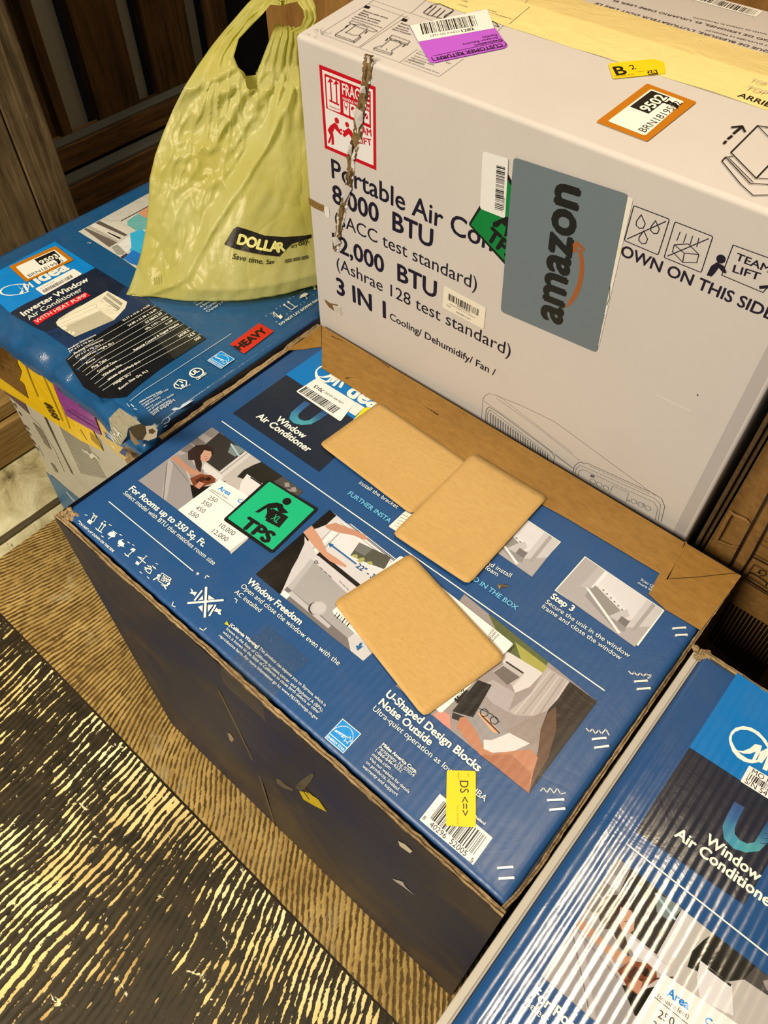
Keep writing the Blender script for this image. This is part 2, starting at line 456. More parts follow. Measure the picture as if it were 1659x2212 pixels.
c = n.ramp(n.noise(n.map(o_, (1, 1, .7)), 5., 5., .6, .6), [(.34, (24, 32, 60)), (.50, (40, 38, 48)), (.62, (66, 54, 46))])
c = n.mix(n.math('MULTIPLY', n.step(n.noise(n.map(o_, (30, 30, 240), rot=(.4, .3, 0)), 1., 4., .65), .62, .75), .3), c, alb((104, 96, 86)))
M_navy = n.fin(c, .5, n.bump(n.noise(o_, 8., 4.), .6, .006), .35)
M_steel = mat_flat('staple_steel', (252, 244, 226), .3, .6, metal=.25, var=.03)
n = NT('clear_tape'); lw = n.n('ShaderNodeLayerWeight'); lw.inputs[0].default_value = .22
gl = n.n('ShaderNodeBsdfGlossy'); gl.inputs['Roughness'].default_value = .12; gl.inputs[0].default_value = (1, .97, .9, 1)
bp = n.bump(n.math('ADD', n.math('MULTIPLY', n.noise(n.map(n.coord(), (260, 60, 60)), 1., 5., .7, .6), .0050), n.math('MULTIPLY', n.noise(n.coord(), 30., 4.), .004)), 1., 1.)
n.set(gl.inputs['Normal'], bp); n.set(lw.inputs['Normal'], bp); tp_ = n.n('ShaderNodeBsdfTransparent'); tp_.inputs[0].default_value = (.97, .96, .93, 1); mx = n.n('ShaderNodeMixShader')
n.set(mx.inputs[0], n.math('MULTIPLY_ADD', lw.outputs['Fresnel'], .10, .045)); n.set(mx.inputs[1], tp_.outputs[0]); n.set(mx.inputs[2], gl.outputs[0]); n.t.links.new(mx.outputs[0], n.out.inputs[0]); M_clear = n.mat

BLUE, BLUE2, SKY, NIGHT, WHITE, CYAN = (34, 78, 124), (48, 98, 160), (0, 116, 182), (30, 38, 52), (248, 242, 226), (110, 190, 225)
def swap_z(a, zz): a.z(*zz); return a
Z1 = (0, 0, .42194); Z2 = (0, 480, .42194); Z3 = (0, 680, .27125); Z4 = (620, 0, .31344); Z5 = (1100, 0, .33695); Z6 = (640, 330, .30139)
Z7 = (1000, 300, .39723); Z8 = (1000, 780, .39723); Z9 = (560, 700, .30139); Z10 = (100, 860, .36166); Z11 = (450, 1060, .30139)
Z12 = (780, 1000, .30139); Z13 = (1100, 1100, .33695); Z14 = (640, 1400, .42194); Z15 = (350, 1280, .30139); Z16 = (1250, 1380, .24653)
Z17 = (950, 1780, .42737); Z18 = (0, 1080, .30139); Z20 = (500, 1612, .36166); Z21 = (0, 540, .15069); Z22 = (170, 400, .15069)
Z24 = (200, 560, .18083); Z25 = (430, 560, .16275); Z26 = (260, 760, .13261); Z27 = (600, 0, .1085); Z29 = (0, 800, .09042); Z30 = (1450, 780, .21703); Z31 = (1500, 1200, .12659)
def zz(Z, *pts): return [(Z[0]+Z[2]*x, Z[1]+Z[2]*y) for x, y in pts]

def panel(name, x0, x1, y0, y1, h, r, mat, parent, col, nx=48, drop=.03):
    """printed top sheet of a carton: flat, its rims folded down with a small radius"""
    bm = bmesh.new()
    def prof(a, b, n):
        out = [(a, -drop)]
        for i in range(4): t = math.radians(90*i/3); out.append((a + r*(1-math.cos(t)), -r + r*math.sin(t)))
        m = [(a+r+(b-a-2*r)*i/n, 0) for i in range(1, n)]
        out += m
        for i in range(4): t = math.radians(90 - 90*i/3); out.append((b - r*(1-math.cos(t)), -r + r*math.sin(t)))
        out.append((b, -drop)); return out
    X = prof(x0, x1, nx); Y = prof(y0, y1, int(nx*.7))
    g = [[bm.verts.new((x, y, h + min(zx, zy))) for y, zy in Y] for x, zx in X]
    for i in range(len(X)-1):
        for j in range(len(Y)-1): bm.faces.new((g[i][j], g[i+1][j], g[i+1][j+1], g[i][j+1]))
    o = from_bm(name, bm, mat, parent, True)
    at = o.data.color_attributes.new('Col', 'FLOAT_COLOR', 'CORNER'); c = alb(col)
    at.data.foreach_set('color', list(c)*len(o.data.loops))
    return o

def ragged_strip(name, P, width, zoff, mat, parent, seed=1, jit=.0012, up=None, thick=.003):
    """raw corrugated edge: a strip along local points P, two torn plies with a gap between"""
    rnd = random.Random(seed); bm = bmesh.new(); up = up or Vector((0, 0, 1))
    D = []
    for a, b in zip(P, P[1:]):
        m = max(1, int((b-a).length/.006)); D += [a.lerp(b, i/m) for i in range(m)]
    D.append(P[-1]); prev = None
    for i, p in enumerate(D):
        t = (D[min(i+1, len(D)-1)] - D[max(i-1, 0)]).normalized(); q = up.cross(t).normalized()
        row = []
        for f, zz_ in ((-.5, -thick), (-.5, 0), (-.2, .0005), (0, -.0014), (.2, .0004), (.5, 0), (.5, -thick)):
            row.append(bm.verts.new(p + q*(width*f + rnd.uniform(-jit, jit)*.5) + up*(zoff + zz_ + rnd.uniform(-jit, jit)*.5)))
        if prev:
            for k in range(6): bm.faces.new((prev[k], row[k], row[k+1], prev[k+1]))
        prev = row
    return from_bm(name, bm, mat, parent)

# ------------------------------------------------------------------ printed artwork shared by the two U-shaped air conditioner cartons
CY_YAW = -0.7165
def art_logo_block(a, fa, fc, c=False):
    a.f = fc; a.z(*Z16)
    if c:
        a.poly([(1390, 300), (970, 950), (1900, 1560), (2350, 920)], SKY)
        a.poly([(970, 955), (690, 1380), (500, 1690), (1450, 2330), (1900, 1560)], NIGHT)
    else:
        a.f = fa; a.z(*Z9)
        a.poly([(447, 183), (190, 362), (690, 690), (905, 562)], SKY)
        a.poly([(195, 366), (-190, 640), (430, 1060), (760, 760), (690, 690)], NIGHT)
        a.f = fc; a.z(*Z16)
    a.poly([(1318, 905), (1316, 865), (1335, 815), (1375, 780), (1440, 765), (1510, 778), (1580, 820), (1640, 885), (1682, 960), (1692, 1020),
            (1672, 1000), (1650, 950), (1600, 877), (1540, 825), (1480, 800), (1420, 797), (1370, 815), (1342, 850), (1338, 900)], WHITE)
    a.poly([(1316, 862), (1322, 920), (1345, 985), (1390, 1040), (1450, 1078), (1520, 1092), (1590, 1078), (1640, 1040),
            (1600, 1052), (1540, 1066), (1480, 1052), (1420, 1012), (1370, 957), (1342, 900), (1333, 862)], WHITE)
    a.poly([(1380, 978), (1440, 984), (1500, 960), (1545, 922), (1606, 938), (1590, 990), (1546, 1068), (1518, 1062), (1552, 988), (1500, 1008), (1440, 1006)], WHITE)
    a.poly([(1590, 990), (1660, 955), (1712, 990), (1650, 1160), (1608, 1142), (1656, 1020), (1604, 1090), (1560, 1075)], WHITE)
    a.f = fa; a.z(*Z9)
    a.line([(580, 452), (606, 408)], 19, WHITE)
    a.text('dea', (618, 505), (822, 610), WHITE, .04, k=1.1)
    # the folded ribbon U, its colour running from blue to teal and back
    a.f = fc; a.z(*Z16)
    cl = [(1408, 1452), (1350, 1560), (1312, 1650), (1318, 1730), (1380, 1800), (1470, 1835), (1560, 1822), (1620, 1750), (1685, 1650), (1750, 1550)]
    w = [52, 52, 54, 52, 46, 40, 44, 52, 54, 54]
    cs = [(52, 84, 130), (50, 96, 142), (58, 128, 158), (64, 140, 164), (66, 150, 165), (72, 156, 160), (74, 150, 156), (52, 110, 140), (40, 78, 122), (40, 70, 112)]
    Lp, Rp = [], []
    for i, p in enumerate(cl):
        q = cl[min(i+1, len(cl)-1)]; r = cl[max(i-1, 0)]; d = Vector((q[0]-r[0], q[1]-r[1])).normalized()
        Lp.append((p[0]-d.y*w[i], p[1]+d.x*w[i])); Rp.append((p[0]+d.y*w[i], p[1]-d.x*w[i]))
    for i in range(len(cl)-1):
        a.poly([Lp[i], Lp[i+1], Rp[i+1], Rp[i]], [cs[i], cs[i+1], cs[i+1], cs[i]])
    for k in range(3):
        p, q = (1590+k*18, 1790-k*42), (1690+k*20, 1800-k*40); a.line([p, q], 5, (30, 50, 80))
    a.f = fa

def art_titles(a):
    a.z(*Z10)
    a.text('Window', (1368, 133), (1532, 243), WHITE, .028)
    a.text('Air Conditioner', (1252, 115), (1560, 325), WHITE, .028)
    a.z(0, 0, 1); a.line([(480, 911), (1305, 1492)], 2.0, WHITE)
    a.z(*Z10); a.line([(375, 620), (876, 1033)], 5, WHITE)
    a.text('For Rooms up to 350 Sq. Ft.', (492, 548), (935, 890), WHITE, .026)
    a.text('Select model with BTU that matches room size', (458, 572), (997, 1000), WHITE)

def art_woman(a):
    a.z(*Z10)
    BL, TL, TR = (550, 495), (990, 175), (1535, 560); BR = (1095, 880)
    a.poly([BL, TL, TR, BR], (188, 178, 166))
    a.poly([(740, 360), (990, 175), (1060, 222), (800, 400)], (168, 158, 148))
    for i, p in enumerate([[(862, 268), (905, 236), (950, 268), (905, 300)], [(940, 212), (990, 175), (1035, 206), (985, 240)], [(800, 315), (860, 270), (890, 300), (840, 330)], [(905, 300), (950, 268), (985, 290), (930, 330)]]):
        a.poly(p, (118, 108, 102) if i % 2 == 0 else (138, 128, 120))
    a.poly([(1035, 206), (1190, 318), (1034, 440), (905, 345), (925, 300)], (52, 48, 44))
    a.poly([(1105, 275), (1150, 290), (1190, 318), (1128, 352), (1085, 325)], (122, 132, 124))
    a.line([(1104, 276), (1150, 345)], 8, (170, 196, 200))
    a.poly([(1190, 318), (1225, 342), (1062, 470), (1034, 440)], (206, 198, 188)); a.line([(1200, 330), (1044, 452)], 5, (140, 132, 124))
    a.poly([(950, 390), (1062, 470), (1040, 500), (930, 430)], (214, 206, 196))
    a.poly([(1285, 383), (1412, 470), (1350, 505), (1262, 512), (1200, 492), (1140, 472), (1180, 430), (1240, 400)], (38, 36, 30))
    a.poly([(1412, 470), (1535, 560), (1500, 590), (1350, 505)], (78, 72, 66))
    for q in ((1440, 520), (1480, 548), (1450, 560)): a.poly([(q[0]-18, q[1]-12), (q[0]+10, q[1]-14), (q[0]+16, q[1]+12), (q[0]-14, q[1]+14)], (150, 140, 130))
    a.poly([(1200, 455), (1295, 520), (1262, 600), (1150, 560), (1165, 500)], (222, 214, 206)); a.line([(1222, 476), (1288, 520)], 8, (40, 38, 36))
    a.poly([(1150, 560), (1262, 600), (1230, 640), (1060, 560), (1090, 520)], (186, 176, 166))
    a.poly([(550, 495), (742, 358), (790, 332), (846, 470), (884, 560), (876, 600), (790, 672), (720, 620)], (152, 143, 138))
    a.poly([(722, 390), (742, 358), (760, 380), (720, 610), (690, 598)], (174, 165, 158)); a.line([(722, 392), (700, 600)], 5, (112, 104, 100))
    a.line([(742, 370), (850, 500)], 4, (120, 112, 106))
    a.poly([(860, 520), (950, 530), (1010, 520), (960, 580), (900, 600), (876, 600)], (18, 16, 15))
    a.poly([(796, 345), (846, 330), (885, 400), (940, 430), (940, 470), (862, 478), (838, 410)], (142, 134, 128))
    a.poly([(846, 322), (895, 284), (955, 278), (998, 300), (1004, 335), (985, 340), (950, 335), (925, 360), (930, 400), (922, 450), (896, 420), (884, 372), (848, 372)], (48, 32, 28))
    a.poly([(922, 345), (945, 312), (985, 322), (988, 345), (972, 374), (944, 386), (922, 372)], (196, 148, 122))
    a.line([(945, 352), (962, 350)], 3, (110, 66, 54)); a.line([(948, 368), (964, 364)], 4, (168, 72, 62))
    a.poly([(742, 362), (775, 345), (800, 362), (856, 416), (930, 448), (928, 470), (866, 462), (796, 402)], (186, 134, 104))
    a.poly([(858, 482), (920, 456), (985, 462), (1012, 485), (1004, 506), (965, 520), (905, 544), (880, 526)], (122, 62, 34))
    a.poly([(890, 492), (935, 470), (960, 486), (905, 516)], (70, 34, 22)); a.disc((968, 486), 14, (40, 22, 16)); a.line([(880, 510), (1070, 500)], 5, (90, 48, 30))
    a.poly([(888, 528), (915, 500), (945, 512), (915, 546)], (190, 132, 104))
    # printed room-size table
    a.poly([(1036, 488), (1330, 660), (1200, 850), (1104, 934), (1095, 915), (788, 672)], (196, 188, 178))
    a.poly([(1036, 488), (1330, 655), (1196, 838), (1096, 914), (788, 670)], (240, 233, 220))
    a.text('Area', (1024, 546), (1090, 584), (0, 130, 205), .03)
    a.text('(square feet)', (984, 552), (1080, 608), (90, 84, 80)); a.line([(975, 552), (1130, 662)], 2.5, (90, 84, 80))
    for t, p, q in (('250', (962, 603), (1012, 628)), ('350', (924, 632), (974, 657)), ('450', (887, 664), (938, 690)), ('550', (848, 694), (898, 722)),
                    ('10,000', (1028, 770), (1115, 825)), ('12,000', (985, 804), (1072, 860))):
        a.text(t, p, q, (70, 66, 64))
    a.text('Cooling', (1140, 618), (1232, 672), (0, 130, 205), .03)

def pict_arrows(a, p, q, col=WHITE, w=5):
    """two up arrows on a bar"""
    a.line([p[0], p[1]], w, col)
    for s, e in q:
        a.line([s, e], w, col)
        d = Vector((e[0]-s[0], e[1]-s[1])).normalized(); n = Vector((-d.y, d.x)); E = Vector(e)
        a.poly([tuple(E+d*w*2.2), tuple(E-n*w*1.9-d*w*.6), tuple(E+n*w*1.9-d*w*.6)], col)

def person(a, head, hr, torso, legs, col):
    a.disc(head, hr, col); a.poly(torso, col)
    for l, w in legs: a.line(l, w, col)
# ------------------------------------------------------------------ cartons A (middle) and C (front right): two of the same product
AX, AY, AA, AB, AH = -0.37578, 0.52705, 0.62517, 0.43901, 0.60656
rootA = empty('appliance_carton', (AX, AY, 0), YAW, 'dark blue window air conditioner carton in the middle with three kraft papers lying on top', 'box')
P3C = Vector((.3212, .3590, 0)); vC = Vector((-math.sin(CY_YAW), math.cos(CY_YAW), 0))
rootC = empty('appliance_carton', P3C - vC*AB, CY_YAW, 'glossy ribbed blue carton at the front right corner with streaky lamp reflections on its top', 'box')
OFF = (.005, 0, 0)
fA = Face((AX, AY, AH), ZV, rootA); fC = Face((AX, AY, AH), ZV, rootC)
fA_on_C = Face((AX, AY, AH), ZV, rootA, OFF); fC_on_A = Face((AX, AY, AH), ZV, rootC, (-.005, 0, 0))

def carton_body(name, a, b, h, mat, parent, bulge=.006, seed=0, lid=.012):
    """four slightly bulging walls, a floor and an inner lid"""
    bm = bmesh.new(); nx, ny, nz = 22, 16, 14
    def wall(p, q, n, nrm):
        g = []
        for i in range(n+1):
            row = []
            for k in range(nz+1):
                f, zf = i/n, k/nz
                c = Vector(p).lerp(Vector(q), f); c.z = h*zf
                e = math.sin(math.pi*min(1, f))*math.sin(math.pi*zf)
                c += Vector(nrm)*(bulge*e + .0025*e*noise.noise((c.x*9+seed, c.y*9, c.z*9)))
                row.append(bm.verts.new(c))
            g.append(row)
        for i in range(n):
            for k in range(nz): bm.faces.new((g[i][k], g[i+1][k], g[i+1][k+1], g[i][k+1]))
    wall((0, 0, 0), (a, 0, 0), nx, (0, -1, 0)); wall((a, 0, 0), (a, b, 0), ny, (1, 0, 0))
    wall((a, b, 0), (0, b, 0), nx, (0, 1, 0)); wall((0, b, 0), (0, 0, 0), ny, (-1, 0, 0))
    bm.faces.new([bm.verts.new(p) for p in ((0, 0, 0), (0, b, 0), (a, b, 0), (a, 0, 0))])
    bm.faces.new([bm.verts.new((x, y, h-lid)) for x, y in ((0, 0), (a, 0), (a, b), (0, b))])
    bmesh.ops.remove_doubles(bm, verts=bm.verts, dist=1e-5)
    return from_bm(name, bm, mat, parent)

class SideFace(Face):
    """front wall of a carton: marks and labels follow its slight bulge"""
    def setup(s, a, h, bulge, seed, y0=0.0): s.a, s.h, s.bulge, s.seed, s.y0, s.zmax = a, h, bulge, seed, y0, 9.; return s
    def conform(s, pts, faces, cols):
        P = []
        for p in pts:
            f, zf = min(1, max(0, p.x/s.a)), min(1, max(0, p.z/s.h)); e = math.sin(math.pi*f)*math.sin(math.pi*zf)
            P.append(Vector((p.x, s.y0 - (s.bulge*e + .0025*e*noise.noise((p.x*9+s.seed, 0, p.z*9))), min(p.z, s.zmax))))
        return P, faces, cols

def crushed(c, r, n, mat, parent, seed):
    bm = bmesh.new(); rnd = random.Random(seed)
    for i in range(n):
        p = Vector(c) + Vector((rnd.uniform(-r, r), rnd.uniform(-r, r), rnd.uniform(-.002, .002)))
        for v in bmesh.ops.create_icosphere(bm, subdivisions=2, radius=.0036)['verts']:
            q = v.co.copy(); v.co = p + Vector((q.x*(1+rnd.random()*.02), q.y, q.z*.45))*(1+1.1*noise.noise(q*420+p*60))
    return from_bm('crushed_corner', bm, mat, parent)

# ---- A: body, top sheet, edges
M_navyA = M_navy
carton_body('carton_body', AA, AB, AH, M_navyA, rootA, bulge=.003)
panel('printed_top_panel', .002, AA-.003, .0085, AB, AH, .006, M_blueA, rootA, BLUE)
ed = [Vector((AA*i/30, .003 + .0012*noise.noise((AA*i/30*13, 0, 0)), AH+.001)) for i in range(31)]
ragged_strip('torn_cardboard_edge', ed, .0052, .0006, M_edge, rootA, 3, .0012)
ed = [Vector((AA-.004, .003, AH)), Vector((AA-.001, .02, AH)), Vector((AA+.001, .05, AH)), Vector((AA, .12, AH-.001)), Vector((AA-.0005, .26, AH-.001)), Vector((AA-.0005, AB, AH-.001))]
ragged_strip('torn_cardboard_edge', ed, .0034, .0, M_edge, rootA, 4, .0008)
crushed((.010, .012, AH-.001), .0065, 11, M_edge, rootA, 5)

a = Art(fA, .0003); art_logo_block(a, fA, fC_on_A)
a.build('brand_panel', M_blueA, rootA)

a = Art(fA, .0006); art_titles(a)
# handling pictograms
a.text('DO NOT LAY DOWN ON THIS SIDE', (196, 752), (398, 922), WHITE, .03)
a.poly([(258, 725), (280, 740), (264, 757), (243, 742)], WHITE); a.line([(272, 720), (298, 705)], 4, WHITE); a.line([(268, 735), (284, 700)], 4, WHITE); a.line([(284, 740), (304, 706)], 4, WHITE); a.line([(284, 700), (306, 712)], 4, WHITE)
pict_arrows(a, ((300, 785), (332, 806)), [((310, 790), (335, 752)), ((324, 800), (350, 762))])
a.poly([(366, 815), (384, 800), (404, 802), (416, 816), (410, 832), (388, 832)], WHITE); a.line([(388, 832), (372, 842)], 5, WHITE); a.line([(398, 795), (424, 812)], 4, WHITE)
a.poly([(426, 868), (448, 854), (470, 872), (462, 884), (470, 893), (440, 885)], WHITE); a.disc((442, 858), 10, WHITE)
a.poly([(502, 905), (520, 897), (536, 908), (522, 922)], WHITE); a.line([(514, 920), (486, 946)], 5, WHITE); a.line([(474, 938), (494, 950)], 5, WHITE)
a.poly([(542, 974), (560, 988), (550, 1002), (532, 990)], WHITE); a.line([(548, 950), (594, 988)], 5, WHITE); a.line([(594, 950), (560, 988)], 4, WHITE); a.line([(555, 952), (585, 962)], 5, WHITE)
for q in [((590, 1012), (632, 1030)), ((632, 1030), (620, 1052)), ((590, 1012), (600, 1038)), ((600, 1038), (620, 1052)), ((588, 1025), (630, 1018)), ((606, 1000), (616, 1012)), ((620, 1004), (630, 1016)), ((636, 1004), (646, 1018)), ((648, 1012), (656, 1024))]: a.line(q, 4.5, WHITE)
a.line([(692, 1046), (748, 1082), (722, 1128), (668, 1092)], 4, WHITE, True)
a.text('TEAM', (688, 1072), (732, 1098), WHITE, .03); a.text('LIFT', (684, 1090), (716, 1110), WHITE, .03)
a.disc((672, 1062), 8, WHITE); a.line([(668, 1072), (642, 1088)], 8, WHITE); a.line([(660, 1078), (676, 1086)], 5, WHITE)
a.disc((732, 1112), 8, WHITE); a.line([(726, 1118), (706, 1124), (716, 1142)], 7, WHITE); a.line([(706, 1124), (690, 1118)], 5, WHITE)
for q in [((232, 700), (246, 704)), ((280, 690), (288, 696)), ((196, 735), (206, 742)), ((346, 738), (358, 742)), ((376, 758), (390, 764)), ((440, 818), (454, 824)), ((452, 846), (462, 850)), ((488, 862), (500, 870)), ((516, 878), (526, 884)), ((470, 930), (478, 938)), ((596, 944), (604, 950)), ((656, 990), (668, 996)), ((560, 1040), (574, 1050)), ((604, 1070), (616, 1080)), ((428, 884), (440, 890)), ((330, 826), (344, 834)), ((296, 778), (304, 786))]:
    a.line(q, 4, WHITE)
for q in [((975, 1072), (958, 1062), (950, 1078)), ((760, 1222), (752, 1242), (772, 1250)), ((1128, 1200), (1142, 1208), (1134, 1224)), ((918, 1378), (940, 1392), (958, 1376))]: a.line(q, 5, WHITE)
# clamp mark
for q in [((956, 1135), (948, 1310)), ((848, 1228), (1056, 1210))]: a.line(q, 13, WHITE)
for q in [((930, 1155), (888, 1210)), ((1012, 1240), (976, 1302))]: a.line(q, 10, WHITE)
for q in ([(970, 1180), (1008, 1204), (968, 1208)], [(936, 1182), (938, 1208), (908, 1212)], [(936, 1240), (934, 1282), (908, 1250)], [(966, 1238), (1000, 1238), (966, 1282)]): a.poly(q, WHITE)
a.poly([(862, 1140), (880, 1152), (874, 1160), (904, 1162), (888, 1186), (880, 1176), (858, 1168), (870, 1158)], WHITE)
a.poly([(1046, 1300), (1026, 1292), (1030, 1284), (1002, 1276), (1018, 1256), (1026, 1264), (1050, 1268), (1040, 1280)], WHITE)
a.z(*Z11)
a.text('Window Freedom', (275, 660), (652, 966), WHITE, .028)
a.text('Open and close the window even with the', (230, 694), (930, 1258), WHITE)
a.text('AC installed', (185, 735), (366, 876), WHITE)
a.text('FURTHER INSTA', (997, 30), (1294, 236), CYAN, .02)
a.poly([(136, 938), (150, 972), (116, 960)], (226, 206, 20)); a.line([(136, 948), (134, 958)], 3, (20, 20, 20))
a.text('[California Warning]', (152, 972), (352, 1134), WHITE, .03)
a.text('This product can expose you to Styrene, which is', (362, 1140), (836, 1552), WHITE)
a.text('known to the State of California to cause cancer, and Bisphenol A (BPA),', (128, 998), (816, 1590), WHITE)
a.text('which is known to the State of California to cause birth defects or other', (103, 1022), (790, 1604), WHITE)
a.text('reproductive harm. For more information go to: www.P65Warnings.ca.gov', (75, 1046), (778, 1648), WHITE)
a.z(*Z9); a.text('install the bracket', (712, 1148), (985, 1328), WHITE)
a.z(*Z12); a.text('nd install', (900, 732), (1066, 826), WHITE); a.text('foam', (884, 762), (972, 818), WHITE); a.text('D IN THE BOX', (800, 846), (1106, 1060), CYAN, .02)
a.z(*Z13); a.text('Step 3', (262, 572), (400, 660), WHITE, .03); a.text('Secure the unit in the window', (228, 605), (762, 956), WHITE); a.text('frame and close the window', (202, 634), (708, 972), WHITE)
a.text('Scan Q', (838, 460), (915, 508), WHITE); a.text('more in', (820, 480), (905, 528), WHITE)
a.z(*Z14)
a.text('U-Shaped Design Blocks', (455, 246), (928, 636), WHITE, .028); a.text('Noise Outside', (420, 288), (680, 502), WHITE, .028)
a.text('Ultra-quiet operation as low as 42 dBA', (388, 318), (962, 790), WHITE)
for t, p, q, b in (('Midea America Corp.', (437, 500), (612, 645), .03), ('Parsippany, NJ 07054', (420, 516), (598, 664), 0), ('1-866-646-4332', (402, 532), (535, 640), 0), ('midea.com', (386, 552), (478, 626), 0),
                   ('Visit our website for details', (372, 572), (574, 746), 0), ('on products, limited', (354, 590), (518, 732), 0), ('warranty and support', (337, 612), (514, 762), 0)): a.text(t, p, q, WHITE, b)
a.text('Made in Thailand', (846, 822), (962, 908), WHITE, .02)
a.build('printed_lettering', M_ink, rootA)

# energy badge
def energy_badge(f, root, T, R, B, L, mat, lift=.0007):
    a = Art(f, lift); a.z(0, 0, 1); q = a.frame(L, T, B)     # x along L->T, y along L->B
    q2 = a.frame(T, R, L)                                     # upright frame: x = T->R, y = T->L
    a.poly([q2(0, 0), q2(1, 0), q2(1, 1), q2(0, 1)], WHITE); a.poly([q2(.03, .03), q2(.97, .03), q2(.97, .97), q2(.03, .97)], (0, 140, 212))
    a.poly([q2(.03, .74), q2(.97, .74), q2(.97, .77), q2(.03, .77)], WHITE)
    w = (a.P(R)-a.P(T)).length
    a.text('ENERGY STAR', q2(.06, .93), q2(.94, .93), WHITE, .02)
    pts = [q2(.5+.48*math.cos(t), .70-.58*math.sin(t)) for t in [math.radians(14+152*i/16) for i in range(17)]]
    a.line(pts, w*.028, WHITE)
    a.text('energy', q2(.12, .58), q2(.66, .50), WHITE, .02, shear=.4)
    st = []
    for i in range(10):
        r_ = .17 if i % 2 == 0 else .075; t = math.radians(-90+36*i); st.append(q2(.76+r_*math.cos(t), .50+r_*math.sin(t)))
    a.line(st, w*.02, WHITE, True)
    return a.build('energy_badge', mat, root)
energy_badge(fA, rootA, *zz(Z14, (238, 362), (333, 440), (240, 545), (145, 460)), M_ink)

# pictures printed on the top
a = Art(fA, .0005); art_woman(a); a.build('printed_sofa_picture', M_blueA, rootA)
a = Art(fA, .0005); a.z(*Z11)
a.poly([(870, 138), (340, 600), (1110, 1222), (1640, 760)], (196, 188, 182))
a.poly([(870, 138), (1640, 760), (1380, 985), (640, 400)], (214, 206, 198))
a.poly([(960, 230), (1400, 560), (1260, 690), (830, 330)], (228, 220, 212))
for i in range(5): a.line([(930+i*22, 232+i*2), (1500+i*10, 670-i*6)], 6, (176, 168, 162) if i % 2 else (236, 230, 222))
a.line([(900, 300), (620, 580)], 26, (232, 226, 220)); a.line([(935, 310), (650, 600)], 7, (150, 146, 144)); a.line([(880, 285), (610, 560)], 5, (150, 146, 144))
a.poly([(1082, 372), (1310, 480), (1262, 565), (1140, 520), (1018, 465)], (84, 82, 68)); a.poly([(1082, 372), (1180, 418), (1120, 470), (1050, 430)], (116, 114, 104))
for q in ((1050, 470), (1100, 492), (1155, 520), (1085, 505)): a.poly([(q[0]-22, q[1]-8), (q[0]+16, q[1]-12), (q[0]+24, q[1]+10), (q[0]-6, q[1]+12)], (172, 170, 90))
a.poly([(870, 138), (918, 180), (846, 246), (780, 272), (700, 290), (735, 330), (650, 480), (570, 640), (515, 745), (340, 600)], (16, 15, 14))
a.poly([(690, 330), (690, 380), (640, 490), (600, 560), (520, 742), (560, 760), (720, 500), (790, 480)], (206, 198, 192))
a.poly([(800, 440), (1110, 690), (1072, 705), (776, 462)], (20, 18, 18))
a.poly([(736, 490), (790, 470), (1075, 702), (1010, 752)], (212, 202, 196))
a.poly([(736, 492), (1010, 752), (908, 812), (1070, 1020), (1000, 1060), (566, 690)], (168, 161, 154))
a.poly([(566, 690), (736, 492), (760, 512), (600, 720)], (184, 176, 170))
a.poly([(515, 745), (566, 690), (880, 960), (1000, 1060), (1110, 1222), (900, 1058)], (118, 110, 106)); a.poly([(560, 740), (600, 722), (880, 970), (860, 990)], (190, 182, 176))
a.poly([(515, 745), (545, 715), (590, 750), (560, 780)], (232, 226, 220))
a.poly([(1000, 1060), (1080, 1000), (1166, 1168), (1110, 1222), (1020, 1150)], (206, 199, 193))
a.poly([(680, 300), (742, 252), (812, 352), (850, 440), (930, 492), (992, 540), (984, 552), (930, 536), (872, 508), (818, 462), (745, 385)], (204, 148, 116))
a.poly([(872, 508), (930, 536), (984, 552), (900, 520)], (232, 178, 150))
a.poly([(836, 252), (912, 232), (1060, 288), (1120, 318), (1152, 358), (1100, 348), (1040, 322), (930, 302), (850, 272)], (196, 140, 110))
a.line([(875, 388), (1058, 526)], 11, (28, 96, 150)); a.poly([(858, 376), (900, 388), (874, 410)], (28, 96, 150))
a.text('22" - 36"', (1056, 548), (1214, 664), (28, 80, 130), .03)
a.disc((772, 846), 52, (60, 52, 48), 24); a.disc((790, 845), 56, (186, 178, 171), 24); a.disc((795, 842), 44, (196, 188, 181), 24)
for i in range(3): a.line([(800+i*30, 552+i*27), (822+i*30, 570+i*27)], 6, (120, 116, 118)); a.line([(940+i*24, 650+i*24), (958+i*24, 668+i*24)], 5, (120, 116, 118))
a.disc((772, 514), 13, (60, 60, 66), 14, w=4); a.text('Midea', (760, 512), (790, 530), (60, 60, 66))
a.line([(1094, 1098), (1084, 1118)], 18, (28, 96, 150)); a.poly([(1056, 1112), (1112, 1118), (1070, 1150)], (28, 96, 150))
a.build('printed_window_unit_picture', M_blueA, rootA)
a = Art(fA, .0005); a.z(*Z14)
a.poly([(510, 195), (860, -275), (1540, 275), (1190, 745)], (156, 142, 134))
a.poly([(980, -180), (1290, 72), (1255, 130), (1070, 10)], (92, 98, 52)); a.poly([(1120, -30), (1285, 95), (1262, 128), (1150, 60)], (168, 160, 74))
a.poly([(1050, 55), (1085, 20), (1262, 128), (1195, 200), (1120, 230)], (216, 206, 196)); a.poly([(1005, 122), (1070, 78), (1170, 130), (1110, 195)], (190, 178, 168))
a.line([(1075, 72), (1160, 128)], 9, (30, 26, 24)); a.poly([(1010, 125), (1060, 92), (1145, 150), (1080, 190)], (112, 100, 92))
a.poly([(930, 190), (1010, 165), (1120, 230), (1085, 330), (1000, 280)], (176, 164, 156))
a.poly([(1282, 98), (1400, 172), (1330, 290), (1280, 340), (1215, 350), (1120, 345), (1085, 325), (1200, 235)], (182, 168, 158))
for i in range(5): a.line([(1300+i*22, 118+i*14), (1120+i*40, 335+i*3)], 7, (160, 146, 138) if i % 2 else (200, 188, 178))
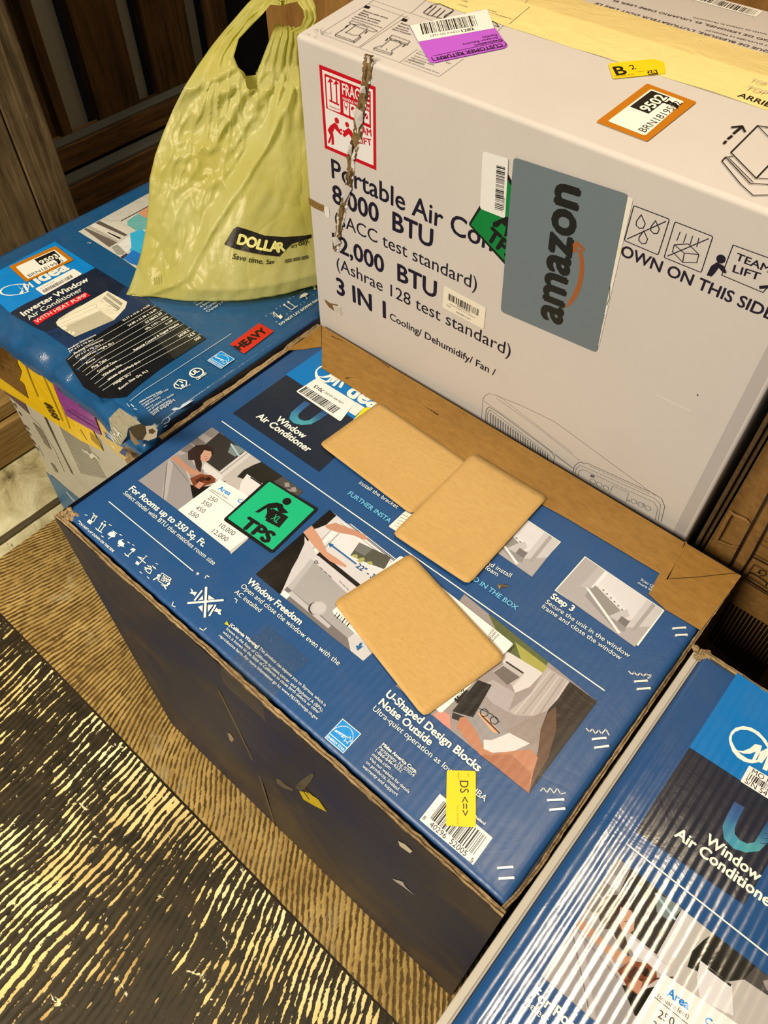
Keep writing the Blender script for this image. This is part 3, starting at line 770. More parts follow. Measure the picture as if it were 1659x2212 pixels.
a.poly([(1210, 350), (1290, 320), (1240, 480), (1195, 500), (1080, 420)], (150, 134, 124))
a.poly([(1400, 172), (1540, 275), (1190, 745), (1212, 640), (1236, 540), (1250, 420), (1290, 315), (1340, 260)], (34, 24, 19))
a.poly([(1290, 330), (1330, 300), (1330, 420), (1290, 560), (1230, 660), (1195, 735), (1200, 640), (1240, 520), (1250, 420)], (96, 66, 48))
a.poly([(950, 285), (1090, 440), (990, 472), (905, 360)], (152, 146, 142)); a.poly([(1090, 435), (1195, 490), (1110, 530), (960, 540), (958, 470), (1000, 472)], (222, 212, 202))
a.poly([(930, 165), (1000, 190), (905, 356), (798, 325)], (16, 14, 14)); a.poly([(790, 322), (900, 358), (962, 462), (950, 500), (880, 400)], (150, 144, 142)); a.poly([(800, 330), (860, 352), (870, 390), (795, 360)], (40, 36, 36))
a.poly([(923, 332), (958, 338), (1052, 440), (1006, 432)], (226, 164, 118)); a.line([(952, 350), (1040, 436)], 8, (60, 46, 40))
a.disc((962, 332), 22, (24, 20, 20), 18, w=5); a.disc((1012, 372), 22, (24, 20, 20), 18, w=5); a.line([(935, 310), (1000, 340), (1040, 380)], 4, (24, 20, 20))
a.poly([(838, 358), (866, 352), (925, 432), (960, 518), (1010, 540), (1110, 528), (1200, 520), (1236, 560), (1212, 640), (1190, 745), (1010, 600), (940, 548), (870, 470), (820, 405)], (188, 124, 90))
a.poly([(940, 548), (1100, 545), (1200, 640), (1190, 745), (1010, 600)], (168, 106, 74))
a.poly([(700, 342), (736, 318), (786, 342), (792, 420), (748, 388)], (214, 142, 122))
a.build('printed_laptop_picture', M_blueA, rootA)
def step_photo(a, TL, TR, BR, BL, ac):
    a.poly([TL, TR, BR, BL], WHITE); f = a.frame(TL, TR, BL)
    a.poly([f(.012, .015), f(.988, .015), f(.988, .985), f(.012, .985)], (176, 166, 158))
    for q in ac(f): a.poly(*q)
def unit3(f):
    return [([f(.22, .02), f(.99, .02), f(.99, .30), f(.70, .72), f(.30, .45)], (220, 212, 204)), ([f(.18, .02), f(.27, .02), f(.27, .50), f(.18, .62)], (188, 178, 170)), ([f(.27, .02), f(.31, .02), f(.31, .46), f(.27, .5)], (232, 226, 218)),
            ([f(.80, .02), f(.99, .02), f(.99, .45), f(.80, .78)], (202, 193, 185)), ([f(.86, .02), f(.90, .02), f(.90, .7), f(.86, .76)], (168, 158, 150)),
            ([f(.26, .52), f(.36, .44), f(.80, .72), f(.82, .86), f(.70, .92), f(.28, .72)], (150, 142, 136)), ([f(.30, .36), f(.36, .30), f(.70, .44), f(.66, .54)], (226, 218, 210)),
            ([f(.29, .40), f(.66, .54), f(.60, .78), f(.28, .58)], (148, 140, 130)), ([f(.66, .54), f(.70, .44), f(.76, .52), f(.72, .76), f(.60, .78)], (196, 188, 180)),
            ([f(.70, .62), f(.80, .62), f(.80, .76), f(.70, .76)], (120, 112, 106)), ([f(.22, .56), f(.26, .54), f(.80, .92), f(.78, .96)], (236, 230, 224))] + \
           [([f(.38+i*.055, .37+i*.024), f(.40+i*.055, .38+i*.024), f(.395+i*.055, .405+i*.024), f(.375+i*.055, .395+i*.024)], (110, 104, 100)) for i in range(6)]
a = Art(fA, .0005); a.z(*Z13); step_photo(a, (485, 303), (995, 650), (825, 878), (290, 522), unit3); a.build('printed_step_picture', M_blueA, rootA)
a = Art(fA, .0005); a.z(*Z12); step_photo(a, (888, 210), (1432, 568), (1220, 802), (676, 444), unit3); a.build('printed_step_picture', M_blueA, rootA)

# brown tape along the far edge, folded round the corner
a = Art(fA, .0010); a.z(*Z9); tp = [a.P(p) for p in [(448, 14), (450, 322), (850, 576)]]
a.z(0, 0, 1); tp += [a.P(p) for p in [(1006, 1001), (1228, 1123), (1424, 1240), (1400, 1284), (1437, 1318), (1513, 1363)]] + [a.P((1600, 1246))]
o = from_bm('brown_packing_tape', slab(fA, tp, .0004, .0009), M_tape, rootA)
a.z(*Z9); tp = [a.P(p) for p in [(444, 18), (310, 116), (196, 192), (312, 186), (372, 176), (446, 166)]]
from_bm('brown_packing_tape', slab(fA, tp, .0003, .0007), M_tape, rootA)
def crease(f, pts, root, mat, w=.0012, hgt=.0008, lift=.0013, name='tape_crease'):
    P = [f.pt(*p) for p in pts]; bm = bmesh.new(); pr = None
    for i, p in enumerate(P):
        t = (P[min(i+1, len(P)-1)] - P[max(i-1, 0)]).normalized(); n = f.normal(p); q = n.cross(t)
        e = 0 if i in (0, len(P)-1) else 1
        r = [bm.verts.new(p+q*w+n*(lift)), bm.verts.new(p+n*(lift+hgt*e)), bm.verts.new(p-q*w+n*lift)]
        if pr: bm.faces.new((pr[0], r[0], r[1], pr[1])); bm.faces.new((pr[1], r[1], r[2], pr[2]))
        pr = r
    return from_bm(name, bm, mat, root, True)
crease(fA, zz(Z9, (620, 390), (700, 380), (800, 400), (900, 455), (1020, 530), (1150, 580), (1280, 660)), rootA, M_tape, .0016, .0010)
crease(fA, zz(Z9, (520, 90), (640, 140), (800, 230), (930, 320)), rootA, M_tape, .0012, .0009)
crease(fA, zz(Z13, (1132, 215), (1110, 270), (1060, 340), (1005, 452)), rootA, M_tape, .0014, .0009)
a = Art(fA, .0015); a.z(*Z13); a.line([(1000, 452), (1200, 440), (1400, 418), (1465, 415)], 4.5, (52, 34, 12)); a.build('tape_seam', M_ink, rootA)

# stickers
def sticker(name, f, root, pts, col, r=4, lift=.0011, thick=.0003, mat=None, label=None):
    bm = slab(f, rounded(pts, r), thick, lift); o = from_bm(name, bm, mat or M_label, root)
    at = o.data.color_attributes.new('Col', 'FLOAT_COLOR', 'CORNER'); at.data.foreach_set('color', list(alb(col))*len(o.data.loops))
    if label: o['label'] = label
    return o
tps = zz(Z10, (1325, 485), (1628, 665), (1350, 932), (1056, 730))
o = sticker('lifting_sticker', fA, rootA, tps, (18, 18, 18), 6, label='green diamond lifting sticker with black border')
a = Art(fA, .0016); a.z(0, 0, 1); a.poly(rounded(zz(Z10, (1334, 503), (1602, 670), (1352, 912), (1083, 722)), 3), (18, 178, 118)); a.z(*Z10)
K = (16, 16, 15)
a.disc((1438, 622), 24, K)
a.poly([(1412, 640), (1420, 664), (1400, 705), (1378, 660), (1345, 665), (1320, 660), (1270, 690), (1246, 686), (1300, 650), (1330, 634), (1380, 628)], K)
a.poly([(1318, 650), (1348, 672), (1330, 722), (1306, 720), (1320, 690)], K); a.poly([(1390, 645), (1426, 668), (1448, 690), (1420, 694), (1392, 690)], K)
a.poly([(1352, 664), (1448, 714), (1392, 780), (1308, 736)], K)
a.text('XL', (1340, 726), (1378, 752), (18, 178, 118), .01, cap=(1362, 690))
a.text('TPS', (1158, 768), (1318, 872), K, .05, cap=(1190, 700))
a.build('lifting_pictogram', M_label, o)

o = sticker('yellow_sticker', fA, rootA, zz(Z14, (770, 628), (918, 632), (918, 920), (765, 912)), (250, 208, 8), 4, .0014, label='yellow sticker marked DS')
a = Art(fA, .0019); a.z(*Z14); a.text('DS <=>', (836, 682), (842, 860), (30, 28, 20), 0, cap=(880, 684)); a.text('CODE 1', (876, 642), (877, 668), (150, 120, 30)); a.text('MPN01 T', (826, 640), (827, 680), (150, 120, 30)); a.text('TAG 71 TELTHD 0701', (820, 806), (822, 910), (190, 150, 20))
a.build('printed_code', M_label, o)
q = zz(Z14, (735, 747), (1005, 972), (905, 1112), (630, 880))
o = sticker('barcode_label', fA, rootA, q, (240, 233, 220), 1, .0006, label='white product barcode')
a = Art(fA, .0010); a.z(0, 0, 1); f = a.frame(q[0], q[1], q[3]); a.bars(f, .11, .10, .94, .76, 3, 58)
a.text('8', f(.02, .92), f(.06, .92), K); a.text('40296', f(.16, .95), f(.46, .95), K); a.text('52005', f(.54, .95), f(.84, .95), K); a.text('5', f(.93, .97), f(.97, .97), K)
a.build('printed_bars', M_label, o)
# white return label beside the brand block
q = zz(Z9, (402, 392), (752, 602), (600, 700), (268, 488))
q = zz(Z9, (415, 395), (690, 560), (575, 702), (264, 488))
o = sticker('barcode_label', fA, rootA, zz(Z9, (412, 392), (690, 564), (582, 704), (264, 488)), (240, 234, 220), 4, .0011, label='white barcode label under the brand name')
a = Art(fA, .0016); a.z(*Z9); f = a.frame((412, 392), (690, 564), (264, 488)); a.bars(f, .04, .58, .93, .95, 11, 66)
a.text('LPN RR HX343', f(.86, .30), f(.40, .30), (90, 84, 76)); a.text('7013', f(.36, .28), f(.14, .28), (40, 36, 32), .02)
a.build('printed_bars', M_label, o)
o = sticker('white_label', fA, rootA, zz(Z9, (690, 563), (755, 602), (690, 664), (640, 634)), (236, 230, 214), 1, .0011)
a = Art(fA, .0009); a.z(*Z9); a.poly([(752, 604), (778, 600), (796, 606), (700, 690), (660, 705)], (236, 220, 20)); a.build('yellow_strip', M_label, rootA)
# white shipping labels peeping out from under the papers
o = sticker('shipping_label', fA, rootA, [(866, 1201), (1110, 1393), (952, 1543), (716, 1322)], (242, 236, 220), 7, .0011, label='white shipping label mostly hidden under the nearest kraft paper')
a = Art(fA, .0016); a.z(*Z12); a.text('CVG2', (1082, 1306), (1044, 1356), K, .01); a.text('/SGLO', (940, 1192), (905, 1245), (80, 74, 66)); a.text('HANGZ', (958, 1210), (912, 1270), (80, 74, 66)); a.text('Arizona', (980, 1228), (935, 1280), (80, 74, 66))
a.build('printed_code', M_label, o)
a = Art(fA, .0016); a.z(*Z14); a.poly([(820, 250), (852, 212), (880, 222), (828, 288), (806, 266)], K); a.text('HB02', (822, 262), (868, 216), WHITE, .02)
a.build('printed_code', M_label, o)
a = Art(fA, .0016); a.z(*Z11)
for i in range(6): a.line([(905+i*18, 905+i*14), (925+i*18, 880+i*14)], 8 if i % 2 else 4, K)
a.build('printed_code', M_label, o)
o = sticker('shipping_label', fA, rootA, zz(Z12, (318, 348), (372, 378), (270, 505), (196, 460)), (240, 232, 210), 3, .0011, label='white shipping label corner between the two far kraft papers')
a = Art(fA, .0016); a.z(*Z12)
for i in range(5): a.line([(240+i*14, 455-i*20), (290+i*13, 470-i*18)], 3, (110, 104, 92))
a.build('printed_code', M_label, o)
# part of a square code left visible by the tape: only its white backing and corner mark as a plain frame are omitted

# clear tape holding the front edge, glossy
bm = bmesh.new(); rows = []
P0_, P1_ = fA.pt(*zz(Z15, (455, 520))[0]), fA.pt(*zz(Z15, (800, 750))[0])
x0, x1 = P0_.x, P1_.x
for i in range(25):
    x = x0 + (x1-x0)*i/24; row = []
    for y, zz_ in ((.062, .0006), (.050, .0036), (.041, .0066), (.032, .0052), (.022, .0018), (.013, -.0008), (.008, -.0020), (.004, .0032), (-.0005, .0024), (-.0035, -.004), (-.0045, -.014), (-.005, -.030)):
        row.append(bm.verts.new((x + .004*noise.noise((i*.7, y*90, 1)), y, AH + zz_ + .0006 + .0011*noise.noise((i*.8, y*160, 5)))))
    rows.append(row)
for A_, B_ in zip(rows, rows[1:]):
    for k in range(len(A_)-1): bm.faces.new((A_[k], B_[k], B_[k+1], A_[k+1]))
from_bm('clear_tape', bm, M_clear, rootA, True)

def staple(f, root, p, q):
    A_, B_ = f.pt(*p), f.pt(*q); d = (B_-A_).normalized(); L = (B_-A_).length; n = f.n; s = n.cross(d)
    M = Matrix((d, s, n)).transposed().to_4x4(); M.translation = A_ + n*.0008
    bm = bmesh.new(); bm_box(bm, 0, L, -.0011, .0011, 0, .0011, .0004, 2, M); bm_box(bm, -.0002, .0018, -.0011, .0011, -.002, .0009, .0003, 1, M); bm_box(bm, L-.0018, L+.0002, -.0011, .0011, -.002, .0009, .0003, 1, M)
    return from_bm('staple', bm, M_steel, root)
for p, q in (zz(Z13, (1045, 768), (1132, 762)), zz(Z13, (1063, 812), (1142, 808)), zz(Z13, (800, 1108), (886, 1102)), zz(Z13, (817, 1157), (905, 1150)), zz(Z14, (1513, 469), (1587, 462)),
             zz(Z14, (1525, 513), (1600, 503)), zz(Z14, (1283, 781), (1371, 777)), zz(Z14, (1295, 831), (1376, 823)), zz(Z14, (1028, 1128), (1111, 1122)), zz(Z14, (1035, 1182), (1116, 1177))): staple(fA, rootA, p, q)
def mark(name, f, root, lift, Z, mat, *cmds):
    a = Art(f, lift); a.z(*Z)
    for kind, *args in cmds: getattr(a, kind)(*args)
    return a.build(name, mat, root)
SQ = (225, 218, 200)
mark('scratch', fA, rootA, .0005, Z13, M_ink, ('line', [(766, 1040), (786, 1062), (800, 1046), (820, 1068), (838, 1052), (858, 1070), (880, 1056), (888, 1066), (908, 1062), (902, 1080), (888, 1084)], 8, SQ))
mark('scratch', fA, rootA, .0005, Z14, M_ink, ('line', [(1484, 412), (1500, 430), (1516, 415), (1530, 440), (1548, 420), (1562, 440), (1585, 416), (1600, 446)], 6, SQ))
mark('scratch', fA, rootA, .0005, Z14, M_ink, ('line', [(1250, 732), (1266, 715), (1282, 742), (1300, 716), (1318, 745), (1336, 718), (1352, 748), (1378, 742)], 5, SQ))
mark('scratch', fA, rootA, .0005, Z10, M_ink, ('disc', (905, 1050), 9, (200, 205, 205), 7))
# marks on the dark front side: a yellow leftover sticker, scuffs and a long tape edge
fAs = SideFace((AX, AY, 0), -V, rootA).setup(AA, AH, .003, 0)
a = Art(fAs, .0006); a.z(*Z20)
a.poly([(412, 258), (470, 268), (528, 310), (578, 384), (500, 344), (440, 308)], (206, 172, 18)); a.text('7A', (476, 316), (520, 312), (60, 50, 20), .02, shear=.3)
a.build('yellow_leftover_sticker', M_label, rootA)
mark('scuff', fAs, rootA, .0006, Z20, M_ink, ('poly', [(388, 236), (430, 190), (490, 150), (500, 168), (482, 200), (440, 250), (420, 258)], (78, 72, 58)))
mark('scuff', fAs, rootA, .0006, Z20, M_ink, ('poly', [(275, 182), (300, 190), (330, 220), (380, 248), (370, 258), (322, 238), (282, 208)], (88, 78, 62)))
mark('scuff', fAs, rootA, .0006, Z20, M_ink, ('poly', [(966, 782), (1030, 800), (1045, 830), (1100, 885), (1030, 830), (985, 800)], (178, 170, 156)))
mark('scuff', fAs, rootA, .0006, Z20, M_ink, ('poly', [(1000, 560), (1040, 580), (1085, 622), (1070, 634), (1010, 590)], (206, 190, 156)))
mark('scuff', fAs, rootA, .0006, Z15, M_ink, ('poly', [(480, 995), (500, 1000), (528, 1040), (515, 1058), (500, 1046)], (150, 128, 96)))
mark('tape_edge_line', fAs, rootA, .0006, Z20, M_ink, ('line', [(-70, -340), (100, 0), (190, 200), (250, 430), (285, 560)], 6, (86, 74, 54)))

# ---- C: same product, its top in the lamp's reflection
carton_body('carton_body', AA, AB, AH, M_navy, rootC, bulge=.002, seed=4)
panel('printed_top_panel', .003, AA, .002, AB-.003, AH, .005, M_blueC, rootC, BLUE)
bm = bmesh.new(); bm_box(bm, -.0065, .0026, .002, AB-.004, AH-.16, AH-.0028, .0018, 2)
from_bm('white_side_flap', bm, mat_flat('dull_white_flap', (196, 184, 162), .6, .3), rootC)['label'] = 'dull white cardboard flap on the left side'
ragged_strip('torn_cardboard_edge', [Vector((AA*i/20, AB-.001, AH-.0005)) for i in range(21)], .0044, 0, M_edge, rootC, 8, .0009)
crushed((-.001, AB-.004, AH-.003), .007, 12, M_edge, rootC, 9)
a = Art(fC, .0003); art_logo_block(a, fA_on_C, fC, True); a.build('brand_panel', M_blueC, rootC)
a = Art(fA_on_C, .0006); art_titles(a); a.build('printed_lettering', M_blueC, rootC)
a = Art(fA_on_C, .0005); art_woman(a); a.build('printed_sofa_picture', M_blueC, rootC)
o = sticker('serial_label', fC, rootC, zz(Z16, (1490, 1112), (2150, 1500), (2080, 1670), (1412, 1252)), (238, 232, 220), 3, .0009, label='white serial number label')
a = Art(fC, .0013); a.z(*Z16); a.text('MO R12000017735', (1508, 1178), (2060, 1528), K, .0); a.bars(a.frame((1498, 1178), (2060, 1530), (1468, 1222)), 0, 0, 1, 1, 21, 80); a.text('S/N 54120300C271', (1446, 1262), (2000, 1620), K, .0)
a.build('printed_bars', M_label, o)
# ------------------------------------------------------------------ white carton behind
WYAW = math.radians(-40.2)
uW = Vector((math.cos(WYAW), math.sin(WYAW), 0)); vW = Vector((-math.sin(WYAW), math.cos(WYAW), 0))
WA, WB, WH, WR, WS = .5700, .374, .9738, .0171, .178
WP = Vector((-.0848, .8672, 0)) - uW*.0095
rootW = empty('appliance_carton', WP, WYAW, 'tall white portable air conditioner carton with a torn strip down its front, at the back', 'box')
bm = bmesh.new()
prof = [(0, 0), (WB, 0), (WB, WH), (WS, WH+WR), (0, WH)]
L_ = [bm.verts.new((0, y, z)) for y, z in prof]; R_ = [bm.verts.new((WA, y, z)) for y, z in prof]
bm.faces.new(L_[::-1]); bm.faces.new(R_)
for i in range(5): j = (i+1) % 5; bm.faces.new((L_[i], L_[j], R_[j], R_[i]))
bmesh.ops.recalc_face_normals(bm, faces=bm.faces)
es = [e for e in bm.edges if abs(e.verts[0].co.y-WS) > .01 or abs(e.verts[1].co.y-WS) > .01]
bmesh.ops.bevel(bm, geom=es, offset=.0045, segments=4, affect='EDGES', profile=.5)
bmesh.ops.triangulate(bm, faces=[f for f in bm.faces if len(f.verts) > 4])
oW = from_bm('carton_body', bm, M_white, rootW)
for p in oW.data.polygons: p.use_smooth = p.area < .004
fWf = Face(WP, -vW, rootW)
tW = math.atan2(WR, WS); t2 = math.atan2(WR, WB-WS); wv = vW*math.cos(tW)+ZV*math.sin(tW); wv2 = vW*math.cos(t2)-ZV*math.sin(t2)
fWt = Face(WP+ZV*WH, uW.cross(wv), rootW); fWt2 = Face(WP+ZV*(WH+WR)+vW*WS, uW.cross(wv2), rootW)
class FlapFace(Face):
    def conform(s, pts, faces, cols):
        return [Vector((p.x, min(p.y, WB-.007), p.z if p.y <= WB-.007 else WH + .007*WR/(WB-WS))) for p in pts], faces, cols
fWt2 = FlapFace(fWt2.P, fWt2.N, rootW)
INK, GREY = (28, 22, 40), (120, 112, 104)
M_wink = mat_print('carton_ink', .5, .01, 0, dirt=.0, spec=.3, scratch=False)
a = Art(fWf, .0003); a.z(*Z6)
a.text('Portable Air Con', (258, 176), (1400, 706), INK, .012)
a.text('8,000  BTU', (266, 352), (975, 682), INK, .022)
a.text('(SACC test standard)', (280, 506), (1292, 986), INK)
a.text('12,000  BTU', (268, 690), (1002, 1044), INK, .022)
a.text('(Ashrae 128 test standard)', (292, 828), (1532, 1462), INK)
a.text('3 IN 1', (296, 1006), (640, 1184), INK, .026)
a.text('Cooling/ Dehumidify/ Fan /', (672, 1192), (1424, 1600), INK, .010)
a.build('printed_lettering', M_wink, rootW)
a = Art(fWf, .0003); a.z(*Z7); a.text('OWN ON THIS SIDE', (856, 632), (1672, 984), INK, .02)
def rr(a, q, w, col):
    a.line(rounded([tuple(p) for p in q], 10), w, col, True)
rr(a, [(930, 362), (1124, 436), (1062, 630), (878, 552)], 5, INK); rr(a, [(1154, 450), (1360, 530), (1296, 726), (1094, 644)], 5, INK)
def drop(a, x, y, s):
    a.line([(x+4*s, y-38*s), (x+26*s, y+10*s), (x+16*s, y+34*s), (x-6*s, y+36*s), (x-24*s, y+18*s), (x-22*s, y-2*s), (x+4*s, y-38*s)], 5, INK)
drop(a, 966, 450, 1.0); drop(a, 1044, 480, .95); drop(a, 980, 535, .95); a.line([(895, 543), (1104, 448)], 5, INK)
for i in range(4): a.line([(1182+i*34, 505+i*11), (1164+i*36, 552+i*11)], 4.5, INK)
for q in ([(1150, 575), (1226, 570), (1284, 628), (1204, 620), (1150, 575)], [(1204, 620), (1196, 670), (1140, 612), (1150, 575)], [(1284, 628), (1272, 672), (1196, 670)]): a.line(q, 4.5, INK)
a.line([(1114, 636), (1336, 542)], 5, INK)
a.line([(1470, 576), (1408, 740), (1632, 834), (1672, 790)], 5, INK); a.line([(1470, 576), (1680, 652)], 5, INK)
a.text('TEAM', (1480, 655), (1664, 728), INK, .015, cap=(1496, 618)); a.text('LIFT', (1466, 722), (1610, 768), INK, .015, cap=(1480, 684))
a.disc((1404, 652), 25, INK); a.poly([(1384, 668), (1420, 690), (1432, 716), (1416, 728), (1392, 700), (1370, 730), (1352, 748), (1326, 740), (1350, 690)], INK)
a.line([(1392, 690), (1428, 724)], 14, INK); a.line([(1618, 806), (1690, 800)], 18, INK)
a.build('printed_pictograms', M_wink, rootW)
# line drawing of the appliance low on the front
a = Art(fWf, .0003); a.z(*Z8)
for q, w in (([(102, 310), (108, 215), (118, 190), (140, 176), (175, 184), (320, 242), (500, 330), (1046, 730)], 1.8), ([(112, 215), (300, 350), (600, 582)], 1.8), ([(180, 200), (420, 370), (660, 560)], 1.4), ([(190, 186), (600, 500)], 1.2),
             ([(122, 330), (128, 262), (142, 248), (200, 284), (480, 492), (498, 520), (492, 560)], 3), ([(132, 335), (137, 275), (150, 265), (460, 500), (484, 530)], 2), ([(500, 508), (600, 584)], 2.4),
             ([(598, 610), (606, 572), (630, 550), (680, 556), (1030, 716), (1080, 746), (1098, 790), (1078, 872)], 3), ([(610, 620), (616, 584), (640, 566), (1040, 745), (1076, 778), (1062, 868)], 2), ([(626, 628), (632, 596), (652, 588), (1040, 768), (1060, 800), (1046, 862)], 2), ([(690, 570), (1020, 722)], 1.6),
             ([(816, 676), (902, 716), (886, 768), (795, 722), (816, 676)], 1.8)): a.line(q, w, (128, 116, 106))
for i in range(24): a.line([(152+i*13.4, 282+i*9.8), (150+i*13.6, 338+i*9.6)], 5, (132, 122, 112)); 
for x, y in ((706, 652), (742, 670), (778, 688), (930, 762), (968, 780), (1006, 798)): a.disc((x, y), 14, (128, 116, 106), 16, w=2)
a.poly([(698, 614), (718, 622), (712, 634), (692, 626)], (110, 100, 92)); a.disc((903, 758), 6, (110, 100, 92), 10, w=2); a.disc((984, 778), 6, (110, 100, 92), 10, w=2)
a.disc((1277, 183), 4, (30, 24, 20)); a.line([(1050, 180), (1120, 215), (1238, 270)], 2, (250, 246, 238))
a.build('printed_line_drawing', M_wink, rootW)
# FRAGILE panel
RED = (200, 10, 30)
a = Art(fWf, .0003); a.z(*Z4)
a.poly([(222, 443), (611, 598), (616, 1173), (262, 1020)], RED); a.poly([(243, 478), (593, 618), (597, 1140), (279, 1004)], (240, 230, 216))
a.poly([(258, 505), (578, 632), (580, 885), (272, 745)], RED)
a.poly(rounded([(268, 525), (364, 563), (370, 778), (282, 745)], 12), (240, 230, 216))
pict_arrows(a, ((296, 692), (358, 722)), [((309, 694), (300, 560)), ((346, 712), (340, 575))], RED, 11)
a.text('FRAGILE', (384, 648), (570, 718), (240, 230, 216), .02, cap=(382, 572)); a.text('HANDLE WITH CARE', (386, 684), (572, 760), (240, 230, 216), .02); a.text('THIS SIDE UP', (294, 736), (362, 762), RED, .02)
for i in range(4):
    x, y = 388+i*47, 692+i*20
    a.poly(rounded([(x, y), (x+40, y+17), (x+42, y+106), (x+4, y+88)], 6), (240, 230, 216))
    if i == 0: a.disc((x+20, y+28), 14, RED, 14, w=4); a.line([(x+20, y+40), (x+22, y+66)], 6, RED); a.line([(x+8, y+36), (x+20, y+52), (x+32, y+46)], 4, RED)
    elif i == 1: a.disc((x+22, y+42), 16, RED, 14, a0=20, a1=200); a.line([(x+22, y+42), (x+24, y+68)], 3, RED)
    else: a.poly([(x+8, y+26), (x+32, y+36), (x+30, y+70), (x+12, y+62)], RED); a.line([(x+10, y+60), (x+32, y+34)], 4, (240, 230, 216))
a.disc((345, 830), 17, RED); a.poly([(332, 842), (350, 862), (362, 890), (384, 916), (374, 930), (346, 902), (330, 884), (318, 910), (324, 950), (326, 994), (310, 998), (308, 946), (300, 975), (290, 990), (284, 978), (300, 932), (282, 894), (300, 864)], RED)
a.disc((416, 858), 15, RED); a.poly([(402, 896), (426, 880), (448, 902), (466, 950), (466, 1010), (450, 1020), (446, 950), (428, 922), (398, 944), (388, 934)], RED)
a.poly([(366, 884), (404, 900), (402, 936), (364, 920)], RED); a.line([(372, 906), (392, 914)], 7, (240, 230, 216)); a.line([(384, 892), (384, 926)], 5, (240, 230, 216))
a.text('TEAM', (470, 905), (584, 940), RED, .02, cap=(474, 858)); a.text('LIFT', (496, 984), (586, 1005), RED, .02, cap=(498, 940))
a.build('fragile_panel', M_wink, rootW)

# the torn strip: peeled paper showing brown corrugation, with curled white flecks
rnd = random.Random(12)
mid = zz(Z4, (575, 372), (562, 430), (550, 520), (540, 600), (525, 690), (505, 780), (495, 860), (480, 950), (455, 1040), (445, 1100)) + zz(Z6, (392, 140), (380, 240), (352, 340), (330, 420), (312, 520), (300, 600), (290, 680), (296, 716))
wid = [30, 38, 36, 30, 36, 34, 32, 36, 34, 30, 26, 24, 22, 28, 24, 22, 20, 10]
bm = bmesh.new(); lay = bm.loops.layers.float_color.new('Col'); prev = None
seq = []
for i in range(len(mid)-1):
    for k in range(5): seq.append((Vector(mid[i]).lerp(Vector(mid[i+1]), k/5), wid[i]+(wid[i+1]-wid[i])*k/5))
PAL = [(120, 92, 52), (148, 118, 74), (92, 70, 40), (166, 138, 98), (226, 214, 194), (238, 228, 210), (78, 58, 34), (132, 104, 66)]
for i, (c, w_) in enumerate(seq):
    row = []; tilt = Vector((1, .25)).normalized(); w_ *= .31
    cc = c + Vector((rnd.uniform(-1, 1), 0))
    for k in range(9):
        f = k/8-.5; e = rnd.uniform(-2.2, 2.2) if k in (0, 8) else 0
        p = cc + tilt*(f*2*w_*.95 + e*.7)
        q = fWf.pt(p.x, p.y); h_ = .0006 + (.0006 if k not in (0, 8) else 0) + .0010*abs(noise.noise((k*.9, i*.45, 2))) + (.0018*max(0, noise.noise((i*.22, k*.2, 7))))
        if seq[i][0].y < 140: pass
        row.append(bm.verts.new(q + fWf.n*h_))
    if prev:
        for k in range(8):
            fc = bm.faces.new((prev[k], row[k], row[k+1], prev[k+1]))
            g = noise.noise((i*.14, k*.30, 4)) + rnd.uniform(-.18, .18)
            lowhalf = i > 40
            ci = (4 if rnd.random() < .6 else 5) if (k in (0, 7) and rnd.random() < .16) or (g > .5) or (lowhalf and k > 4 and g > .05) else (0 if g > .22 else 7 if g > .05 else 1 if g > -.1 else 2 if g > -.32 else 6)
            for l in fc.loops: l[lay] = alb(PAL[ci])
    prev = row
bmesh.ops.recalc_face_normals(bm, faces=bm.faces)
from_bm('torn_strip', bm, M_label, rootW)['label'] = 'torn brown strip of bared corrugation'
# loose white paper tongues along the tear
for P in (zz(Z4, (515, 590), (560, 580), (552, 640), (520, 630)), zz(Z4, (480, 735), (545, 760), (530, 840), (505, 880), (470, 800)), zz(Z4, (445, 985), (470, 990), (452, 1070), (432, 1040)), zz(Z6, (262, 600), (310, 590), (330, 640), (290, 660)), zz(Z6, (340, 250), (380, 215), (408, 250), (360, 350))):
    bm = bmesh.new(); vs = []
    for i, p in enumerate(P): vs.append(bm.verts.new(fWf.pt(*p) + fWf.n*(.002 + .003*(i % 2))))
    c = bm.verts.new(sum((v.co for v in vs), Vector())/len(vs) + fWf.n*.0015)
    for i in range(len(vs)): bm.faces.new((c, vs[i], vs[(i+1) % len(vs)]))
    bmesh.ops.recalc_face_normals(bm, faces=bm.faces)
    from_bm('torn_paper_tongue', bm, M_white, rootW)
BR = [(130, 100, 56), (150, 118, 70), (112, 84, 44), (140, 108, 60), (120, 92, 50)]
a = Art(fWf, .0006); a.z(*Z6)
a.poly([(88, 318), (120, 335), (160, 358), (212, 382), (205, 428), (170, 412), (130, 395), (92, 365)], (146, 110, 54)); a.poly([(205, 378), (236, 392), (242, 460), (222, 466), (196, 420)], (238, 226, 208))
for i in range(7): a.line([(104+i*16, 336+i*8), (106+i*16, 374+i*9)], 4, (112, 82, 38))
a.build('torn_patch', M_label, rootW)
a = Art(fWf, .0006); a.z(*Z6)
a.poly([(204, 1048), (240, 1075), (300, 1088), (270, 1130), (236, 1105), (212, 1072)], (126, 94, 48)); a.poly([(262, 1088), (320, 1104), (332, 1150), (318, 1166), (280, 1148)], (222, 208, 188))
for i in range(5): a.line([(275+i*11, 1096+i*4), (282+i*10, 1140+i*5)], 3, (176, 160, 140))
a.build('torn_patch', M_label, rootW)

a = Art(fWf, .0003); a.raw([Vector((x, 0, z)) for x, z in ((WA-.0165, .02), (WA-.0046, .02), (WA-.0046, WH-.012), (WA-.0165, WH-.012))], [(0, 1, 2, 3)], alb((188, 176, 162))); a.build('edge_tape', M_label, rootW)
